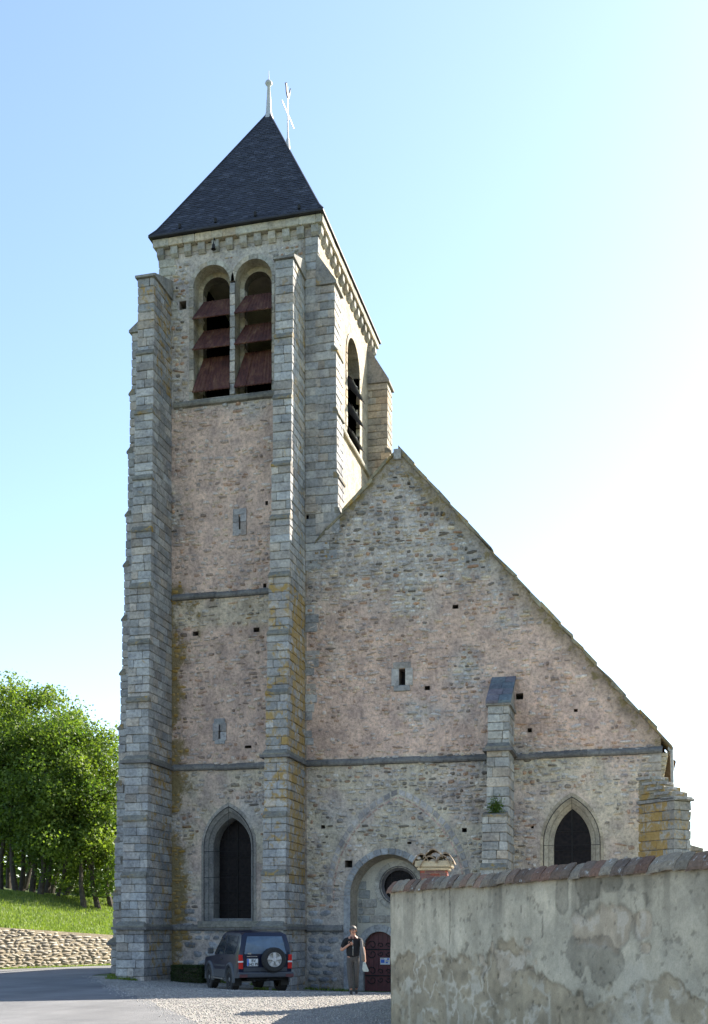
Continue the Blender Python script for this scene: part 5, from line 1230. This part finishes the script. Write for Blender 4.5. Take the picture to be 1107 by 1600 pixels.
# spare wheel
def wheel(name, cx, cy, cz, rr, w, axis, par, hub=M['alloy']):
    t = MB(); t.lathe([(rr*.62, -w/2), (rr*.9, -w/2), (rr, -w*.34), (rr, w*.34), (rr*.9, w/2), (rr*.62, w/2), (rr*.6, 0), (rr*.62, -w/2)], (cx, cy, cz), axis, 32, (.02, .02, .02, 0)); o = t.build(name, M['rubber'], par, smooth=False, local=True)
    h = MB(); sg = -1 if axis == 'x' else (1 if cy > 0 else -1)
    h.lathe([(rr*.60, sg*w*.44), (rr*.57, sg*w*.46), (rr*.54, sg*w*.30), (rr*.5, sg*w*.1), (0, sg*w*.1)], (cx, cy, cz), axis, 32)
    h.lathe([(rr*.2, sg*w*.1), (rr*.2, sg*w*.42), (rr*.14, sg*w*.5), (0, sg*w*.5)], (cx, cy, cz), axis, 16)
    for k in range(5):
        a = k*2*math.pi/5+.3
        for da in (0,):
            c1, s1 = math.cos(a), math.sin(a); w1, w2 = rr*.09, rr*.15
            q = [(rr*.15, -w1), (rr*.58, -w2), (rr*.58, w2), (rr*.15, w1)]; v = []
            for hh_ in (sg*w*.42, sg*w*.2):
                for (ra_, tt) in q:
                    A_, B_2 = ra_*c1-tt*s1, ra_*s1+tt*c1
                    v.append((cx+hh_, cy+A_, cz+B_2) if axis == 'x' else (cx+A_, cy+hh_, cz+B_2))
            h.add(v, [(0, 1, 2, 3), (7, 6, 5, 4), (0, 4, 5, 1), (1, 5, 6, 2), (2, 6, 7, 3), (3, 7, 4, 0)])
    h.build('rim', hub, o, local=True); return o
wheel('spare_wheel', -.99, -.22, .99, .37, .22, 'x', car)
for wx_ in (0, 2.38):
    for s in (1, -1):
        wheel('wheel', wx_, s*.76, .37, .37, .25, 'y', car, M['dull'])
        fl = MB(); v = []; nseg = 14
        for i in range(nseg+1):
            a = math.pi*(-.05+1.1*i/nseg); c1, s1 = math.cos(a), math.sin(a)
            for (ra_, yy_) in ((.40, .80), (.43, .915), (.50, .90), (.53, .85)): v.append((wx_+c1*ra_, s*yy_, .37+s1*ra_*1.02))
        f = []
        for i in range(nseg):
            for k in range(3): f.append((i*4+k, (i+1)*4+k, (i+1)*4+k+1, i*4+k+1))
        fl.add(v, f); fl.build('wheel_arch_flare', M['cladding'], car, smooth=True, local=True)
        dk_ = MB(); dk_.lathe([(0, 0), (.42, 0)], (wx_, s*.868, .40), 'y', 20); dk_.build('wheel_well', M['dark'], car, local=True)
    mf = MB()
    for s in (1, -1): mf.box(wx_-.46, wx_-.44, min(s*.62, s*.88), max(s*.62, s*.88), .20, .50)
    mf.build('mud_flaps', M['rubber'], car, local=True)
for s in (1, -1):
    m = MB(); m.box(.5, 1.9, min(s*.80, s*.95), max(s*.80, s*.95), .36, .41); m.build('running_board', M['chrome'], car, local=True)
    m = MB(); m.box(1.72, 1.86, min(s*.90, s*1.08), max(s*.90, s*1.08), 1.13, 1.32); o = m.build('door_mirror', M['cladding'], car, local=True); bv = o.modifiers.new('b', 'BEVEL'); bv.width = .035; bv.segments = 2
    m = MB(); m.box(1.712, 1.719, min(s*.93, s*1.04), max(s*.93, s*1.04), 1.16, 1.27); m.build('mirror_glass', M['carglass'], car, local=True)
m = MB(); m.tube([(-.8, .55, .40), (-.8, -.55, .40)], .035, 8); m.tube([(0, .7, .37), (0, -.7, .37)], .06, 8); m.tube([(2.38, .7, .37), (2.38, -.7, .37)], .05, 8); m.box(-.75, 2.9, -.35, .35, .38, .5); m.tube([(-.92, .35, .36), (-.4, .35, .36)], .03, 8); m.tube([(-.98, -.05, .40), (-.7, -.05, .42)], .03, 8); m.build('underbody', M['iron'], car, local=True)
m = MB(); m.box(-.6, 1.9, -.7, .7, .5, .56); m.box(.2, .35, -.6, -.1, .6, 1.35); m.box(.2, .35, .1, .6, .6, 1.35); m.build('interior', M['board'], car, local=True)

# ------------------------------------------------------------------ the man
px_, py_ = -7.12, 28.45
man = empty('person', (px_, py_, float(gz(px_, py_))+.012), R(14), label='man in a black gilet and grey trousers walking towards us, one hand at his chest', cat='person')
def skinobj(name, pts, edges, radii, mat, root=0, sub=2, par=None):
    me = bpy.data.meshes.new(name); me.from_pydata(pts, edges, []); o = link(name, me, mat, par or man, local=True)
    md = o.modifiers.new('skin', 'SKIN'); md.use_smooth_shade = True
    for i, r_ in enumerate(radii):
        d = me.skin_vertices[0].data[i]; d.radius = r_ if isinstance(r_, tuple) else (r_, r_); d.use_root = (i == root)
    ss = o.modifiers.new('sub', 'SUBSURF'); ss.levels = sub; ss.render_levels = sub
    return o
# facing -y (towards the camera); viewer's left = -x = his right
J = dict(pel=(0, 0, .92), wai=(.0, -.01, 1.07), che=(0, -.01, 1.27), neckb=(0, .0, 1.46), nek=(0, -.02, 1.53), hd0=(0, -.03, 1.60), hd1=(0, -.035, 1.66), hd2=(0, -.02, 1.72),
         hR=(-.095, 0, .90), kR=(-.085, -.10, .50), aR=(-.05, -.10, .10), hL=(.095, 0, .90), kL=(.085, -.02, .50), aL=(.09, .10, .11),
         sR=(-.19, 0, 1.41), eR=(-.31, .01, 1.13), wR=(-.13, -.19, 1.27), hnR=(-.07, -.21, 1.31), sL=(.19, 0, 1.41), eL=(.28, .03, 1.13), wL=(.31, -.05, .90), hnL=(.315, -.07, .83))
names = list(J); P_ = [J[k] for k in names]; ix = {k: i for i, k in enumerate(names)}
E_ = [('pel', 'wai'), ('wai', 'che'), ('che', 'neckb'), ('neckb', 'nek'), ('nek', 'hd0'), ('hd0', 'hd1'), ('hd1', 'hd2'), ('pel', 'hR'), ('hR', 'kR'), ('kR', 'aR'), ('pel', 'hL'), ('hL', 'kL'), ('kL', 'aL'), ('neckb', 'sR'), ('sR', 'eR'), ('eR', 'wR'), ('wR', 'hnR'), ('neckb', 'sL'), ('sL', 'eL'), ('eL', 'wL'), ('wL', 'hnL')]
rad = dict(pel=(.14, .11), wai=(.145, .12), che=(.16, .115), neckb=(.09, .075), nek=.058, hd0=(.068, .075), hd1=(.078, .092), hd2=(.066, .08), hR=.085, kR=.055, aR=.04, hL=.085, kL=.055, aL=.04, sR=.06, eR=.043, wR=.028, hnR=(.036, .026), sL=.06, eL=.043, wL=.028, hnL=(.036, .026))
skinobj('body', P_, [(ix[a], ix[b]) for a, b in E_], [rad[k] for k in names], M['skin'])
def sub_(keys, edges, radd, name, mat):
    I = {k: i for i, k in enumerate(keys)}; return skinobj(name, [J2.get(k, J.get(k)) for k in keys], [(I[a], I[b]) for a, b in edges], radd, mat)
J2 = {'cufR': (-.053, -.10, .13), 'cufL': (.089, .09, .13), 'slR': tuple(lerp(a, b, .78) for a, b in zip(J['sR'], J['eR'])), 'slL': tuple(lerp(a, b, .75) for a, b in zip(J['sL'], J['eL'])), 'hem': (0, -.01, .93), 'col': (0, -.0, 1.49)}
sub_(['pel', 'hR', 'kR', 'cufR', 'hL', 'kL', 'cufL', 'wai'], [('pel', 'hR'), ('hR', 'kR'), ('kR', 'cufR'), ('pel', 'hL'), ('hL', 'kL'), ('kL', 'cufL'), ('pel', 'wai')], [(.165, .135), .10, .074, .062, .10, .074, .062, (.165, .14)], 'trousers', M['grey_cloth'])
sub_(['che', 'wai', 'hem', 'neckb', 'col', 'sR', 'slR', 'sL', 'slL'], [('che', 'wai'), ('wai', 'hem'), ('che', 'neckb'), ('neckb', 'col'), ('neckb', 'sR'), ('sR', 'slR'), ('neckb', 'sL'), ('sL', 'slL')], [(.19, .145), (.185, .155), (.17, .15), (.12, .09), (.075, .065), .082, .07, .082, .07], 'gilet', M['black'])
# hands: five fingers each
for key, d_, nrm_ in (('hnR', Vector((.75, -.1, .35)).normalized(), Vector((0, -1, 0))), ('hnL', Vector((.05, -.1, -1)).normalized(), Vector((-1, -.3, 0)))):
    b0 = Vector(J[key]); side = d_.cross(nrm_).normalized(); fp = []; fe = []; fr = []
    for q, (o_, l_) in enumerate(((-.03, .062), (-.01, .075), (.01, .08), (.03, .07), (-.045, .05))):
        st_ = b0+side*o_+d_*(.0 if q < 4 else -.03); dd = d_ if q < 4 else (d_+side*-.9).normalized(); k0 = len(fp)
        fp += [st_, st_+dd*l_*.5+nrm_*.004, st_+dd*l_*.8-nrm_*-.022, st_+dd*l_*.8+nrm_*.04]; fe += [(k0, k0+1), (k0+1, k0+2), (k0+2, k0+3)]; fr += [.011, .010, .009, .008]
    for q in range(5):
        skinobj('finger' if q < 4 else 'thumb', [tuple(p) for p in fp[q*4:q*4+4]], [(0, 1), (1, 2), (2, 3)], fr[q*4:q*4+4], M['skin'], sub=1)
# head details
m = MB(); m.lathe([(.0, .02), (.013, .0), (.017, -.02), (.0, -.035)], (0, -.125, 1.645), 'z', 8); m.build('nose', M['skin'], man, smooth=True, local=True)
for s in (-1, 1):
    m = MB(); m.lathe([(0, -.012), (.022, 0), (.03, .006), (0, .014)], (s*.088, -.02, 1.65), 'x', 10); m.build('ear', M['skin'], man, smooth=True, local=True)
    m = MB(); m.lathe([(0, -.008), (.008, -.004), (.01, 0)], (s*.032, -.112, 1.67), 'y', 8); m.build('eye', M['board'], man, local=True)
m = MB(); m.box(-.028, .028, -.122, -.105, 1.598, 1.606); m.build('mouth', plain('lips', (.3, .1, .08), .5), man, local=True)
m = MB()
for s in (-1, 1): m.lathe([(.026, -.003), (.030, 0), (.026, .003), (.026, -.003)], (s*.034, -.128, 1.668), 'y', 14); m.tube([(s*.062, -.126, 1.672), (s*.092, -.02, 1.668)], .003, 5)
m.tube([(-.01, -.128, 1.672), (.01, -.128, 1.672)], .003, 5); m.build('glasses', M['board'], man, local=True)
hp = []; nr_ = np.random.default_rng(3); m = MB()
v = []; n1_, n2_ = 10, 20
for i in range(n1_+1):
    ph = math.pi*.5*i/n1_
    for k in range(n2_):
        th_ = 2*math.pi*k/n2_; front = max(0, -math.sin(th_)); lowest = -.085 if front < .3 else .02+.02*front
        z = math.cos(ph); rr = math.sin(ph)
        zz = 1.70+.082*z if z > .02 else 1.70
        q = 1.70+.085*math.cos(ph*1.0) - (0 if i < n1_ else (0.08 if front < .25 else 0))
        j_ = 1+nr_.uniform(-.05, .05); v.append((math.cos(th_)*.092*rr*j_, -.022+math.sin(th_)*.108*rr*j_, q+nr_.uniform(-.006, .006)))
f = []
for i in range(n1_):
    for k in range(n2_): f.append((i*n2_+k, i*n2_+(k+1) % n2_, (i+1)*n2_+(k+1) % n2_, (i+1)*n2_+k))
m.add(v, f); m.build('hair', M['hair'], man, smooth=True, local=True)
# shoes
for (a, rot) in (('aR', 0), ('aL', 0)):
    x, y, z = J[a]; z0 = 0 if a == 'aR' else .005
    o = skinobj('shoe', [(x, y+.07, z0+.045), (x, y-.02, z0+.05), (x, y-.11, z0+.035), (x, y-.17, z0+.03)], [(0, 1), (1, 2), (2, 3)], [(.042, .04), (.045, .045), (.045, .032), (.035, .026)], M['shoe'], sub=2)
# shirt front / zip, rucksack strap, bag in hand
m = MB(); m.tube([(0, -.155, 1.0), (0, -.165, 1.2), (-.005, -.14, 1.40)], .005, 6); m.build('zip', M['chrome'], man, local=True)
m = MB()
for s in (-1, 1): m.box(min(s*.02, s*.075), max(s*.02, s*.075), -.115, -.06, 1.44, 1.50)
m.build('shirt_collar', plain('dark_red_shirt', (.12, .05, .04), .9), man, local=True)
jk = skinobj('jacket_over_arm', [(.21, -.08, 1.42), (.23, -.14, 1.2), (.26, -.15, 1.0), (.27, -.1, .86)], [(0, 1), (1, 2), (2, 3)], [(.03, .03), (.05, .04), (.06, .04), (.045, .035)], plain('quilted_grey_lining', (.16, .145, .13), .8, 0, .5, 90), sub=2)
bg_ = empty('paper_bag', (px_+.33, py_-.13, .55+float(gz(px_, py_))), R(14), label='pale folded plastic bag hanging from the walking man\'s left hand', cat='bag')
m = MB(); v = [(-.03, -.02, .30), (.03, -.02, .30), (.03, .02, .30), (-.03, .02, .30), (-.05, -.03, .12), (.12, -.03, .08), (.12, .03, .08), (-.05, .03, .12), (-.02, -.03, .06), (.10, -.03, .05), (.1, .03, .05), (-.02, .03, .06)]
m.add(v, [(0, 1, 5, 4), (1, 2, 6, 5), (2, 3, 7, 6), (3, 0, 4, 7), (4, 5, 9, 8), (5, 6, 10, 9), (6, 7, 11, 10), (7, 4, 8, 11), (8, 9, 10, 11), (3, 2, 1, 0)]); m.build('bag_body', plain('pale_plastic', (.42, .46, .42), .5, 0, .2, 20, .4), bg_, local=True)
